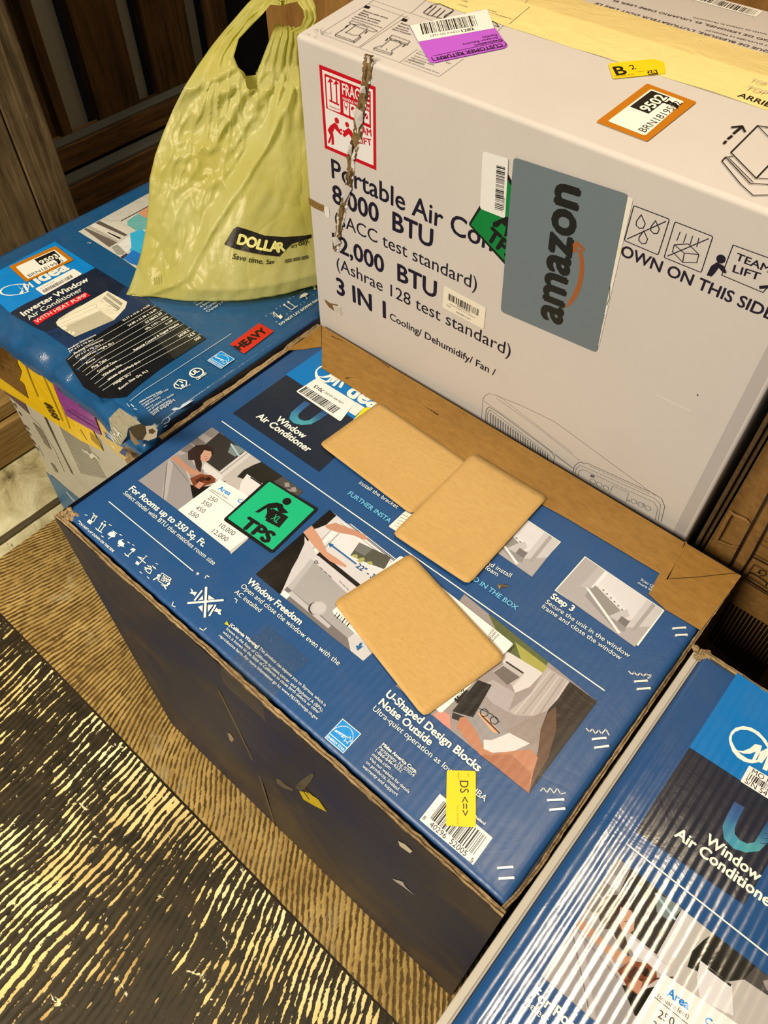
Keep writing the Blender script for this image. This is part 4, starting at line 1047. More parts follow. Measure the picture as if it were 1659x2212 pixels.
# stickers on the front
tq = zz(Z7, (226, 150), (440, 560), (262, 716), (32, 462))
o = sticker('lifting_sticker', fWf, rootW, tq, (18, 18, 18), 5, .0006, label='green lifting sticker half hidden under the grey sticker')
a = Art(fWf, .0011); a.z(*Z7); a.poly([(226, 178), (424, 560), (262, 694), (46, 464)], (0, 128, 52))
a.poly([(166, 452), (236, 420), (300, 430), (300, 520), (226, 528), (238, 478), (214, 456), (190, 480), (166, 474)], K); a.text('TPS', (128, 536), (262, 664), K, .05, cap=(160, 474))
a.build('lifting_pictogram', M_label, o)
o = sticker('barcode_label', fWf, rootW, zz(Z7, (112, 65), (252, 106), (233, 430), (97, 376)), (240, 232, 216), 6, .0011, label='white upright barcode label beside the grey sticker')
a = Art(fWf, .0016); a.z(*Z7); a.bars(a.frame((178, 378), (188, 134), (226, 392)), 0, 0, 1, .93, 5, 62); a.text('X001078735', (228, 384), (234, 318), K)
a.build('printed_bars', M_label, o)
o = sticker('white_label', fWf, rootW, zz(Z7, (860, 300), (928, 325), (742, 1124), (690, 1110)), (240, 228, 204), 3, .0006)
a = Art(fWf, .0011); a.z(*Z7); a.line([(802, 798), (800, 860), (786, 902)], 3, K); a.text('117478', (765, 1000), (778, 955), (90, 80, 70)); a.poly([(850, 590), (868, 580), (862, 620), (846, 622)], (238, 220, 170)); a.build('printed_code', M_label, o)
o = sticker('grey_sticker', fWf, rootW, zz(Z7, (281, 96), (902, 298), (730, 1159), (209, 935)), (112, 122, 122), 9, .0013, label='big grey rounded sticker with the black retailer name and orange smile')
a = Art(fWf, .0018); a.z(*Z7)
a.text('amazon', (536, 1006), (640, 276), (22, 24, 20), .036, cap=None, k=1.06)
sm = [(556, 918), (600, 880), (634, 820), (650, 750), (648, 680), (634, 612), (614, 560)]
a.poly([(554, 920), (592, 896), (628, 850), (652, 790), (664, 720), (662, 650), (650, 600), (630, 598), (640, 650), (640, 720), (628, 780), (604, 840), (574, 890)], (164, 90, 38))
a.poly([(602, 566), (626, 550), (672, 598), (660, 608), (628, 576), (622, 612), (604, 614)], (164, 90, 38))
a.build('printed_logo', M_label, o)
o = sticker('barcode_label', fWf, rootW, zz(Z6, (1063, 950), (1363, 1110), (1345, 1263), (1050, 1104)), (244, 230, 200), 3, .0006, label='small cream barcode label below the capacity lettering')
a = Art(fWf, .0011); a.z(*Z6); f = a.frame((1063, 950), (1363, 1110), (1050, 1104)); a.bars(f, .12, .22, .86, .52, 8, 56); a.text('X001BUOKRV', f(.34, .60), f(.66, .60), (80, 70, 60)); a.text('MIDEA Portable Air Conditioner', f(.16, .70), f(.80, .70), (150, 135, 115)); a.text('New', f(.10, .82), f(.20, .82), (110, 100, 86)); a.text('MAP08R1CWT', f(.34, .90), f(.70, .90), (110, 100, 86))
a.build('printed_bars', M_label, o)

# top flaps: tape along the seam, pictograms, stickers
bm = bmesh.new()
def strip(xs, ys):
    g = [[bm.verts.new((x, y, WH + (y/WS*WR if y < WS else (WB-y)/(WB-WS)*WR) + .0006 + .0008*noise.noise((x*30, y*60, 0)))) for y in ys] for x in xs]
    for i in range(len(xs)-1):
        for k in range(len(ys)-1): bm.faces.new((g[i][k], g[i+1][k], g[i+1][k+1], g[i][k+1]))
strip([.004+i*.01403 for i in range(41)], [.128, .145, .160, .170, .176, .178, .180, .190, .205, .22, .236])
M_ytape = mat_print('yellowed_clear_tape', .3, .01, 0, base=(250, 222, 140), dirt=.08, spec=.5, crumple=.002)
from_bm('yellowed_packing_tape', bm, M_ytape, rootW, True)
a = Art(fWt, .0003); a.z(*Z4); TG = (60, 54, 50)
for q in ([(230, 232), (560, 28)], [(230, 232), (490, 330)], [(490, 330), (806, 96)], [(500, 332), (772, 430)], [(500, 332), (830, 110)], [(775, 432), (1046, 530)], [(775, 432), (900, 340)], [(1046, 530), (1216, 408)], [(560, 28), (600, 0)], [(600, 6), (852, 94)], [(852, 94), (960, 0)], [(862, 96), (1080, 170)], [(560, 28), (840, 130)], [(1660, 0), (1450, 220)], [(1300, 20), (1220, 85)]): a.line(q, 2.2, (150, 138, 126))
a.poly([(540, 38), (576, 48), (562, 64), (528, 54)], K); a.poly([(800, 126), (834, 138), (820, 154), (786, 144)], K)
for t, p, q in (('Remove outer carton', (520, 78), (690, 132)), ('sleeve.', (502, 92), (560, 110)), ('Retirez la pochette', (486, 104), (640, 152)), ('exterieure de carton.', (462, 118), (628, 168)), ('Retire la cubierta exterior de la caja', (444, 130), (652, 196))): a.text(t, p, q, TG, .02)
for t, p, q in (('Remove', (780, 166), (846, 186)), ('Retirez les', (760, 182), (840, 206)), ("d'accessoires", (740, 194), (832, 222)), ('Retire el paquete', (722, 206), (850, 244))): a.text(t, p, q, TG, .02)
for t, p, q in (('Please read the manual', (905, 356), (1000, 390)), ('Before using', (888, 372), (980, 402)), ('Veuillez lire le manuel', (870, 388), (1010, 436)), ("instructions avant", (850, 402), (1010, 456)), ('utilisation', (828, 416), (940, 452)), ('Lea las instrucciones antes de usar', (806, 424), (1046, 512)), ('ENT', (1092, 436), (1125, 446)), ('les accessoires', (1330, 58), (1440, 92)), ('Saque y retire los accesorios', (1310, 70), (1550, 140)), ('en la caja de accesorios', (1050, 0), (1240, 56)), ('feuille', (1180, 6), (1240, 22))): a.text(t, p, q, TG)
def carton_icon(a, x, y, s):
    for q in ([(0, 60), (-44, 88), (-46, 100), (84, 146), (132, 110), (118, 96)], [(-44, 88), (80, 134), (130, 100)], [(80, 134), (84, 146)], [(-6, 66), (62, 14)], [(26, 78), (100, 22)], [(118, 96), (176, 50)], [(62, 14), (90, 22), (140, 24), (180, 44)], [(50, 8), (70, -6), (176, 30), (246, 66), (216, 72), (120, 40), (50, 8)], [(20, 72), (82, 96), (118, 94)]):
        a.line([(x+s*px, y+s*py) for px, py in q], 3, K)
carton_icon(a, 378, 152, 1.0)
for q in ([(650, 318), (600, 334), (596, 346), (716, 384), (728, 366)], [(600, 334), (714, 372), (726, 360)], [(644, 332), (706, 280), (770, 286), (788, 310), (716, 356)], [(684, 350), (686, 340)], [(706, 264), (724, 246), (846, 290), (832, 308), (706, 264)], [(706, 264), (712, 276), (826, 316), (832, 308)]): a.line(q, 3, K)
for x, y in ((690, 276), (808, 318), (412, 186), (548, 226)): a.line([(x-12, y+8), (x, y), (x+4, y-8)], 5, K)
for q in ([(1000, 40), (940, 90)], [(1030, 46), (964, 104)], [(1060, 60), (1000, 112)], [(1090, 74), (1030, 126)], [(1000, 40), (1050, 30), (1140, 70), (1146, 80), (1090, 110), (1076, 136)], [(940, 90), (966, 106), (1076, 136)], [(986, 60), (1000, 40)], [(1140, 84), (1080, 130)], [(1415, 150), (1440, 165), (1460, 190), (1420, 180)]): a.line(q, 4, K)
a.z(*Z27)
for q in ([(720, 620), (760, 590), (800, 610), (790, 650), (740, 655)], [(845, 600), (860, 650), (880, 640)], [(860, 590), (910, 565)], [(880, 715), (900, 660), (940, 640)], [(910, 690), (965, 650)], [(985, 670), (1000, 690)], [(1020, 690), (1080, 640)], [(590, 680), (640, 715)], [(780, 700), (790, 715)], [(720, 740), (770, 770)]): a.line(q, 5, (110, 96, 90))
a.z(*Z5); a.line([(0, 160), (130, 50)], 2, (90, 80, 70))
# big arrow and carton outline, ARRIBA
a.text('ARRIBA', (1458, 624), (1720, 712), K, .015, cap=(1480, 600))
for q in ([(1386, 912), (1374, 926)], [(1424, 878), (1400, 896)], [(1484, 822), (1436, 862)]): a.line(q, 13, K)
a.line([(1424, 822), (1490, 815), (1508, 850)], 12, K)
for q, w in (([(1418, 984), (1590, 812), (1800, 850)], 7), ([(1418, 984), (1580, 1150), (1800, 920)], 7), ([(1590, 812), (1740, 970)], 5), ([(1360, 1040), (1384, 1014), (1540, 1182), (1690, 1192)], 6), ([(1360, 1040), (1480, 1187), (1560, 1260), (1700, 1256)], 6), ([(1404, 1020), (1560, 1176)], 5), ([(1580, 1150), (1690, 1155)], 5), ([(1384, 1014), (1430, 1010)], 5), ([(1640, 820), (1690, 830)], 9)): a.line(q, w, K)
a.build('printed_instructions', M_wink, rootW)
a = Art(fWt, .0020); a.z(*Z5); a.text('TOP', (1540, 530), (1640, 560), (214, 196, 156), .01); a.text('TOP', (1508, 580), (1640, 622), (214, 196, 156), .01); a.build('printed_faint_lettering', M_wink, rootW)
a = Art(fWt2, .0003); a.z(*Z5); TX = (74, 62, 58)
for t, p, q in (('TO REDUCE THE RISK OF INJURY, USER MUST READ', (1760, 440), (1060, 204)), ('RISQUE DE BLESSURE, L\'UTILISATEUR DOIT LIRE LE', (1750, 352), (560, 18)), ('AVANT D\'UTILISER LE PRODUIT', (1760, 316), (1260, 190)), ('RIESGO DE LESIONES, EL USUARIO DEBE LEER EL', (1770, 286), (664, -2)), ('MANUAL ANTES DE OPERAR EL PRODUCTO', (1790, 250), (1180, 110))): a.text(t, p, q, TX, .012)
a.poly([(1225, -30), (1640, 66), (1580, 112), (1170, 0)], (252, 242, 228)); a.bars(a.frame((1560, 100), (1200, -2), (1592, 72)), 0, 0, 1, 1, 31, 70)
a.build('printed_warning', M_wink, rootW)
# customer return label
PUR = (196, 92, 206)
o = sticker('return_label', fWt, rootW, zz(Z4, (850, 196), (1340, 76), (1520, 322), (1500, 338), (1010, 440), (985, 436)), PUR, 3, .0009, label='purple and white customer return label')
a = Art(fWt, .0014); a.z(*Z4); a.poly([(848, 186), (1380, 72), (1428, 204), (905, 298)], (244, 238, 226))
a.bars(a.frame((935, 248), (1322, 186), (914, 174)), 0, 0, 1, 1, 41, 70)
a.text('LPN QS AA623', (992, 262), (1190, 230), (70, 64, 60), .01); a.text('1282', (1208, 232), (1292, 216), K, .025)
a.text('CUSTOMER RETURN', (1476, 308), (1028, 404), K, .02, cap=(1484, 330)); a.line([(1500, 300), (1512, 316), (1500, 328), (1010, 428), (994, 404)], 4, K); a.line([(1492, 292), (1006, 396)], 3, K)
a.text('Destination:', (1474, 278), (1286, 318), K, .01); a.text('Amazon Returns', (1452, 262), (1208, 312), K); a.text('Facility', (1440, 244), (1340, 264), K)
a.build('printed_code', M_label, o)
o = sticker('yellow_sticker', fWt, rootW, zz(Z5, (633, 414), (920, 386), (990, 404), (1002, 478), (664, 512)), (250, 208, 20), 4, .0009, label='yellow sticker with letter B')
a = Art(fWt, .0014); a.z(*Z5); a.text('B', (688, 492), (756, 484), K, .02, cap=(682, 436)); a.text('2', (782, 456), (814, 450), K, cap=(780, 426)); a.poly([(880, 462), (942, 456), (952, 484), (890, 490)], K); a.text('28', (890, 484), (944, 478), (250, 208, 20), .02, cap=(888, 464)); a.text('ZONE A17', (818, 472), (872, 466), (150, 124, 30)); a.text('H5J 0201 PKG', (676, 502), (800, 490), (150, 124, 30))
a.build('printed_code', M_label, o)
def route_sticker(f, root, q, inner, num, lab, lift):
    o = sticker('route_sticker', f, root, q, (196, 116, 10), 4, lift, label=lab)
    a = Art(f, lift+.0005); a.z(0, 0, 1); a.poly(rounded(inner, 4), (246, 240, 226))
    f_ = a.frame(inner[0], inner[1], inner[3])
    a.poly([f_(.46, .05), f_(.97, .05), f_(.97, .56), f_(.46, .56)], K); a.text(num, f_(.50, .52), f_(.94, .52), (250, 246, 236), .03)
    a.text('BRN1819502' if num == '9502' else 'BRN1819503', f_(.06, .93), f_(.94, .93), K, .0)
    s = [f_(.84+.05*math.sin(i*2.4), .70+.20*math.cos(i*1.7)+.012*i) for i in range(9)]; a.line(s, .0016, K)
    a.build('printed_code', M_label, o)
q = zz(Z5, (556, 788), (882, 543), (1200, 662), (884, 914)); i_ = zz(Z5, (630, 786), (906, 580), (1118, 660), (868, 880))
route_sticker(fWt, rootW, q, i_, '9502', 'orange bordered route sticker numbered 9502', .0009)
# ------------------------------------------------------------------ carton B: crumpled window air conditioner box at the left
BYAW = math.radians(-41.2); BH, BA, BB, BY0 = .615, .466, .545, -.016
uB = Vector((math.cos(BYAW), math.sin(BYAW), 0)); vB = Vector((-math.sin(BYAW), math.cos(BYAW), 0))
BP = on_z(340, 922, BH); BP.z = 0
rootB = empty('appliance_carton', BP - uB*BA, BYAW, 'crumpled blue carton at the left with yellow and purple labels, under the yellow bag', 'box')
fBt = Face(BP + ZV*BH, ZV, rootB); fBs = SideFace(BP + vB*BY0, -vB, rootB).setup(BA, BH-.004, .004, 11, BY0)
fBs.zmax = BH-.031
fBr = Face(BP + vB*(-.030), -vB, rootB)
M_greyprint = mat_print('pale_printed_side', .45, .01, 0, base=(196, 186, 160), dirt=.25, spec=.3, crumple=.0012)
oBb = carton_body('carton_body', BA, BB-BY0, BH-.004, M_greyprint, rootB, bulge=.004, seed=11, lid=.034)
for v in oBb.data.vertices:
    v.co.y += BY0
    if v.co.y < BY0+.008: v.co.z = min(v.co.z, BH-.031)
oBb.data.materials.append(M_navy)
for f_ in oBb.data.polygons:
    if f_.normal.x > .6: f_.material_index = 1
def top_crumple(x, y):
    """dents along the front rim of the crushed top"""
    e = max(0, 1 - y/.035); r = max(0, 1-(BA-x)/.05)*max(0, 1-y/.10)
    return -.004*e*e - .0035*e*abs(noise.noise((x*22, y*30, 1))) - .018*r*r*(.6+.5*noise.noise((x*40, y*40, 2)))
bm = bmesh.new(); X = [BA*i/90 for i in range(91)]; RIM = [(-.0275, -.037), (-.0275, -.029), (-.0252, -.020), (-.0200, -.012), (-.0115, -.008), (-.0060, -.0035), (-.0020, -.0010)]
Y = [y for y, z in RIM]+[.0, .003, .006, .010, .014, .018, .023, .029, .036, .05, .07, .09, .12]+[.12+(BB-.12)*i/24 for i in range(1, 25)]
g = []
for x in X:
    row = []
    for j, y in enumerate(Y):
        z = BH + top_crumple(x, max(0, y)) + (RIM[j][1] + .009*noise.noise((x*26, j*.6, 7)) + .004*noise.noise((x*70, j*.9, 3)) if j < len(RIM) else 0)
        wob = .004*noise.noise((x*14, 3, y*8))*max(0, 1-y/.05)
        row.append(bm.verts.new((x - (.004*max(0, 1-y/.12) + .002 if x > BA-1e-4 else 0), y + wob, z - (.010 if x > BA-1e-4 or x < 1e-4 else 0))))
    g.append(row)
for i in range(len(X)-1):
    for j in range(len(Y)-1): bm.faces.new((g[i][j], g[i+1][j], g[i+1][j+1], g[i][j+1]))
oBt = from_bm('printed_top_panel', bm, M_blueB, rootB, True)
at = oBt.data.color_attributes.new('Col', 'FLOAT_COLOR', 'CORNER'); at.data.foreach_set('color', list(alb((28, 84, 126)))*len(oBt.data.loops))
# a conforming face: print follows the dents
class TopB(Face):
    def near(s, p): return p.y < .045 or (p.x > BA-.06 and p.y < .11)
    def conform(s, pts, faces, cols):
        P, F, Cc = [p.copy() for p in pts], [], (list(cols) if isinstance(cols, list) else None)
        todo = [(f[0], f[i], f[i+1]) for f in faces for i in range(1, len(f)-1)]
        mid = {}
        while todo:
            t = todo.pop(); e = max(((t[i], t[(i+1) % 3], t[(i+2) % 3]) for i in range(3)), key=lambda q: (P[q[0]]-P[q[1]]).length)
            q = [P[i] for i in t]; lo = min(v.y for v in q); hi = max(v.x for v in q)
            if (P[e[0]]-P[e[1]]).length > .011 and (lo < .045 or (hi > BA-.06 and lo < .11)):
                k = (min(e[0], e[1]), max(e[0], e[1]))
                if k not in mid:
                    mid[k] = len(P); P.append((P[k[0]]+P[k[1]])/2)
                    if Cc: Cc.append(tuple((a_+b_)/2 for a_, b_ in zip(Cc[k[0]], Cc[k[1]])))
                m = mid[k]; todo += [(e[0], m, e[2]), (m, e[1], e[2])]
            else: F.append(t)
        for p in P:
            if s.near(p): p.z = BH + top_crumple(min(max(p.x, 0), BA), max(0, p.y))
        return P, F, (Cc if Cc else cols)
fB = TopB(BP + ZV*BH, ZV, rootB)
a = Art(fB, .0012); a.z(*Z21)
a.poly([(0, 300), (340, 120), (790, -110), (1365, 265), (760, 590), (560, 690), (135, 885), (0, 760), (-480, 330), (-420, 300)], (0, 134, 206)); a.poly([(0, 300), (0, 760), (-300, 520)], (0, 134, 206))
a.poly([(1370, 265), (1800, 530), (1900, 800), (1650, 1180), (1200, 1330), (760, 1220), (480, 1090), (135, 885), (640, 660)], (26, 38, 56))
a.poly([(1800, 530), (2100, 700), (2560, 1150), (2000, 1500), (1180, 1640), (1010, 1420), (640, 1170), (900, 1100), (1400, 1000)], (28, 52, 84))
a.z(*Z24); a.poly([(640, 560), (760, 570), (1358, 955), (830, 1300), (400, 1630), (90, 1640), (-120, 1500), (-330, 1180), (-170, 1050), (200, 820)], (18, 22, 26)); a.poly([(560, 760), (740, 600), (1358, 955), (980, 1200)], (40, 42, 38))
a.build('brand_panel', M_blueB, rootB)
a = Art(fB, .0018); a.z(*Z21)
a.disc((235, 582), 178, WHITE, 40, w=22, ry=100, a0=40, a1=330, rot=8)
a.poly([(248, 515), (300, 560), (350, 600), (325, 640), (275, 650), (300, 620), (330, 560), (350, 480), (405, 570), (420, 470), (500, 540), (470, 555), (430, 505), (410, 600), (385, 600), (340, 530), (330, 600)], WHITE)
a.text('idea', (560, 500), (1000, 285), WHITE, .04, k=1.15)
a.text('Inverter Window', (345, 945), (1285, 452), WHITE, .03, k=1.05); a.text('Air Conditioner', (420, 1004), (1198, 592), WHITE, .008, k=1.05)
a.poly([(465, 1018), (1230, 620), (1302, 668), (536, 1076)], (222, 28, 40)); a.text('WITH HEAT PUMP', (530, 1052), (1268, 668), WHITE, .004, cap=(500, 1010))
# picture of the unit
CR, CR2 = (242, 230, 196), (204, 192, 160)
a.poly([(808, 1055), (850, 1000), (1540, 602), (1830, 760), (1800, 850), (1640, 1020), (1080, 1262), (830, 1100)], CR)
a.poly([(1440, 890), (1640, 1020), (1080, 1262), (880, 1140)], (198, 186, 152)); a.poly([(850, 1000), (1000, 905), (1180, 800), (880, 1010)], (222, 208, 172))
a.line([(850, 1025), (1340, 800), (1385, 790), (1392, 830), (1360, 850), (870, 1075)], 4, (160, 148, 120)); a.line([(880, 1120), (1450, 885)], 4, (150, 138, 110)); a.line([(1390, 840), (1450, 885), (1640, 1020)], 4, (226, 214, 180))
a.z(*Z24)
for i in range(16): a.line([(190+i*11.2, 415+i*8.2), (172+i*11.2, 444+i*8.2)], 5.5, (70, 62, 50)); a.line([(156+i*11.6, 455+i*9.2), (132+i*11.6, 486+i*9.2)], 5.5, (70, 62, 50))
for x, y in ((100, 515), (190, 575), (265, 622)): a.line([(x, y), (x+34, y+8)], 4, (150, 138, 110))
a.build('printed_unit_picture', M_blueB, rootB)
a = Art(fB, .0022); a.z(*Z24)
for t, p, q in (('22.17 x 19.41 x 13.50', (375, 755), (692, 570)), ('24.80 x 21.38 x 16.69', (440, 818), (772, 622)), ('57.98/62.39', (650, 782), (842, 664)), ('1Ph, 115V~, 60Hz', (648, 862), (912, 704)), ('5-15P', (888, 800), (968, 750)), ('Remote Control & Digital Display', (508, 1110), (1040, 790)), ('24/38.5', (1040, 950), (1166, 872)), ('14.5', (1166, 950), (1234, 908)), ('550', (1238, 992), (1300, 954))): a.text(t, p, q, WHITE, .03)
RL = [((758, 572), (-300, 1185)), ((834, 622), (-240, 1250)), ((896, 664), (-185, 1290)), ((962, 704), (-130, 1330)), ((1028, 746), (-85, 1375)), ((1092, 788), (-30, 1420)), ((1164, 830), (20, 1470)), ((1228, 870), (70, 1515)), ((1294, 910), (115, 1555))]
for p, q in RL: a.line([p, q], 4, WHITE)
a.line([(1660, 905), (870, 1420), (445, 1690)], 4, WHITE)
a.z(*Z3)
for t, p, q in (('Product Dimensions', (550, 282), (770, 174)), ('(W x D x H) (in.)', (556, 300), (750, 212)), ('Packing Dimensions', (596, 318), (830, 212)), ('(W x D x H) (in.)', (606, 342), (806, 252)), ('Net/Gross weight (lb.)', (648, 362), (912, 238)), ('Power', (692, 392), (766, 362)), ('Plug Type', (736, 428), (856, 372)), ('Control Type', (780, 460), (936, 384)), ('Window Size', (822, 494), (976, 414)), ('Width (Min/Max) (in.)', (866, 528), (1122, 388)), ('Height (in.)', (910, 562), (1048, 488)), ('Room Size (Sq. Ft.)', (956, 598), (1184, 462))): a.text(t, p, q, WHITE, .02)
a.z(*Z26)
for t, p, q, b in (('Midea America Corp.', (322, 842), (690, 664), .03), ('Parsippany, NJ 07054 USA', (360, 872), (796, 638), .01), ('1-866-646-4332', (392, 895), (664, 766), .01), ('Visit our', (425, 925), (540, 870), .01), ('on products for details', (460, 955), (880, 714), .01), ('limited warranty', (495, 988), (832, 798), .01), ('and support', (528, 1015), (900, 800), .01)): a.text(t, p, q, (226, 224, 214), b)
a.disc((1246, 366), 98, WHITE, 28, w=18); a.text('UL', (1190, 408), (1296, 342), WHITE, .05); a.text('LISTED', (1268, 482), (1420, 378), WHITE, .04)
a.line(rounded([(880, 560), (960, 474), (1085, 500), (1080, 570), (1000, 620), (900, 610)], 8), 16, WHITE, True); a.line([(968, 500), (1020, 526)], 18, WHITE); a.line([(904, 546), (956, 572)], 16, WHITE); a.disc((1016, 572), 22, WHITE); a.text('5-15 plug', (992, 642), (1150, 560), (200, 206, 206), .01)
a.z(*Z25)
a.text('DO NOT LAY DOWN ON THIS SIDE', (1086, 898), (1780, 440), WHITE, .03)
pict_arrows(a, ((1228, 694), (1310, 640)), [((1222, 690), (1136, 628)), ((1278, 652), (1190, 592))], (232, 226, 206), 11)
a.poly([(1050, 782), (1085, 752), (1116, 790), (1082, 818)], WHITE); a.line([(950, 740), (1010, 735), (1050, 780)], 7, WHITE); a.line([(990, 715), (1000, 790)], 7, WHITE); a.line([(1000, 725), (1060, 775), (1045, 795), (990, 750), (1000, 725)], 5, WHITE)
a.poly([(1332, 545), (1350, 500), (1400, 468), (1446, 476), (1450, 490), (1400, 520)], (232, 222, 200)); a.line([(1398, 505), (1440, 540), (1425, 552)], 7, (232, 222, 200))
for i in range(5): a.disc((1345+i*14, 466-i*9), 5, (200, 196, 184), 6)
a.poly([(1510, 385), (1540, 366), (1560, 420), (1530, 430)], (232, 222, 200))
for q in [((885, 772), (900, 780)), ((1020, 852), (1046, 856)), ((1018, 682), (1040, 676)), ((1072, 640), (1086, 652)), ((1162, 742), (1176, 756)), ((1206, 716), (1228, 722)), ((1200, 548), (1222, 544)), ((1246, 514), (1262, 522)), ((1344, 618), (1358, 624)), ((1386, 590), (1404, 596)), ((1422, 392), (1436, 396)), ((1516, 492), (1530, 498))]: a.line(q, 7, (180, 196, 206))
for t, p, q in (("Owner's Manual", (122, 730), (455, 518)), ('4-Curtain Clips', (80, 700), (360, 520)), ('4-Screws', (34, 668), (200, 560)), ('Foam', (-12, 640), (80, 580)), ('1-Sealing', (-50, 608), (60, 540))): a.text(t, p, q, (206, 208, 200), .01)
a.build('printed_lettering', M_blueB, rootB)
energy_badge(fB, rootB, *zz(Z25, (298, 1234), (480, 1342), (292, 1474), (112, 1362)), M_blueB, .0024)
# room picture partly under the bag
a = Art(fB, .0012); a.z(*Z22)
a.poly([(0, 675), (1000, 128), (1700, 700), (1300, 1500), (800, 1185), (640, 1070)], (214, 206, 186))
a.poly([(1000, 128), (1100, 300), (620, 525), (600, 520), (300, 520)], (200, 194, 176)); a.line([(612, 524), (1000, 312)], 14, (36, 30, 26))
for p, col in (([(80, 640), (110, 622), (560, 830), (440, 900)], (112, 102, 88)), ([(120, 610), (170, 590), (600, 815), (560, 835)], (186, 176, 158)), ([(170, 595), (240, 552), (640, 780), (600, 815)], (226, 216, 196)), ([(240, 552), (300, 520), (735, 735), (690, 755)], (96, 86, 74)), ([(420, 680), (640, 780), (620, 800), (410, 690)], (30, 26, 24)), ([(560, 800), (760, 690), (770, 720), (590, 840)], (210, 202, 184)),
               ([(470, 900), (560, 860), (690, 960), (640, 1010), (560, 1010)], (160, 156, 142)), ([(600, 1040), (690, 985), (720, 1010), (640, 1070)], (70, 50, 50)),
               ([(700, 520), (850, 420), (1000, 480), (1000, 640), (820, 660), (700, 580)], (112, 178, 170)), ([(850, 410), (1000, 320), (1040, 440), (960, 480)], (214, 150, 110)), ([(740, 700), (900, 640), (980, 700), (900, 1000), (740, 960)], (60, 176, 214)), ([(640, 1060), (780, 940), (900, 1000), (850, 1170), (740, 1130)], (40, 120, 196)), ([(560, 860), (740, 730), (760, 900), (690, 985)], (228, 224, 212))): a.poly(p, col)
a.build('printed_room_picture', M_blueB, rootB)
a = Art(fB, .0014); a.z(*Z22); a.line([(130, 840), (150, 832), (165, 850), (180, 835)], 9, (210, 210, 206)); a.z(*Z26)
a.poly([(820, 930), (880, 890), (960, 900), (1010, 850), (1100, 810), (1170, 790), (1200, 780), (1130, 830), (1040, 880), (960, 915), (880, 940)], (196, 204, 206)); a.poly([(470, 1140), (540, 1100), (580, 1130), (620, 1105), (570, 1150), (500, 1150)], (190, 200, 206)); a.line([(650, 1110), (690, 1070), (760, 1040), (800, 1060), (770, 1100), (690, 1120)], 10, (190, 200, 206)); a.line([(690, 1150), (740, 1140)], 9, (190, 200, 206)); a.line([(95, 815), (140, 870)], 9, (200, 206, 206)); a.line([(170, 840), (210, 870)], 14, (200, 206, 206)); a.line([(215, 900), (260, 910)], 12, (200, 206, 206))
a.build('worn_print', M_ink, rootB)
# stickers on the top
q = zz(Z21, (135, 258), (805, -40), (1070, 160), (385, 480)); i_ = zz(Z21, (232, 266), (790, 16), (985, 166), (410, 440))
route_sticker(fB, rootB, q, i_, '9503', 'orange bordered route sticker numbered 9503', .0022)
o = sticker('barcode_label', fB, rootB, zz(Z21, (512, 575), (1062, 287), (1188, 362), (640, 668)), (246, 238, 222), 3, .0022, label='faded white serial barcode label')
a = Art(fB, .0028); a.z(*Z21); a.bars(a.frame((610, 600), (1030, 375), (640, 640)), 0, 0, 1, 1, 51, 60, (120, 114, 104)); a.text('MO R1202177200', (592, 585), (790, 478), (170, 160, 146)); a.text('S/N 54120310', (660, 620), (900, 490), (170, 160, 146)); a.build('printed_bars', M_label, o)
o = sticker('heavy_sticker', fBt, rootB, zz(Z25, (412, 1140), (800, 858), (995, 968), (600, 1268)), (206, 44, 26), 3, .0014, label='red sticker with black capitals HEAVY')
a = Art(fB, .0020); a.z(*Z25); a.text('HEAVY', (545, 1222), (912, 972), (20, 16, 14), .05, cap=(478, 1160)); a.build('printed_word', M_label, o)
# brown ply edges along the right side
P = [fBt.pt(*p) for p in zz(Z25, (40, 1842), (150, 1795), (290, 1712), (450, 1628), (600, 1502), (700, 1412), (870, 1352), (905, 1295), (1000, 1205), (1130, 1130), (1205, 1042), (1330, 938), (1440, 888), (1580, 770))]
P = [Vector((min(p.x, BA+.0075), p.y, BH-.012)) for p in P]
ragged_strip('torn_cardboard_edge', P, .0085, 0, M_edge, rootB, 13, .0012, thick=.012)
P = [fBt.pt(*p) for p in zz(Z26, (640, 1330), (760, 1250), (960, 1130), (1150, 1010), (1250, 870), (1420, 720), (1640, 600))]
P = [Vector((min(p.x, BA+.0075), p.y, BH-.010)) for p in P]
ragged_strip('torn_cardboard_edge', P, .006, 0, M_edge, rootB, 14, .0012, thick=.008)
# burst corner: torn plies curling round a dark hole
bm = bmesh.new()
for r0, zo, sd in ((.018, -.030, 1), (.013, -.022, 2), (.008, -.016, 3)):
    prev = None
    for i in range(20):
        t = math.radians(-150+260*i/19); jr = r0*(1+.22*noise.noise((i*.5, sd, 0)))
        c = Vector((BA-.012, -.031, BH-.008+zo)); e = Vector((math.cos(t)*jr, -.004-abs(math.sin(t))*.003, math.sin(t)*jr))
        row = [bm.verts.new(c+e), bm.verts.new(c+e*1.22+Vector((0, -.004-.003*noise.noise((i*.7, sd, 2)), .001)))]
        if prev: bm.faces.new((prev[0], row[0], row[1], prev[1]))
        prev = row
from_bm('burst_corner', bm, M_edge, rootB)
a = Art(fBr, .0010); a.z(*Z26); a.poly([(170, 1190), (330, 1160), (420, 1200), (430, 1330), (380, 1420), (300, 1440), (250, 1380), (190, 1300)], (46, 30, 16)); a.poly([(420, 1200), (560, 1190), (620, 1260), (600, 1390), (470, 1440), (380, 1420), (440, 1320)], (196, 178, 146)); a.poly([(470, 1260), (540, 1240), (590, 1290), (540, 1330), (480, 1320)], (70, 50, 28)); a.poly([(150, 1240), (200, 1330), (270, 1420), (330, 1500), (250, 1510), (180, 1420)], (150, 118, 72)); a.build('torn_hole', M_label, rootB)
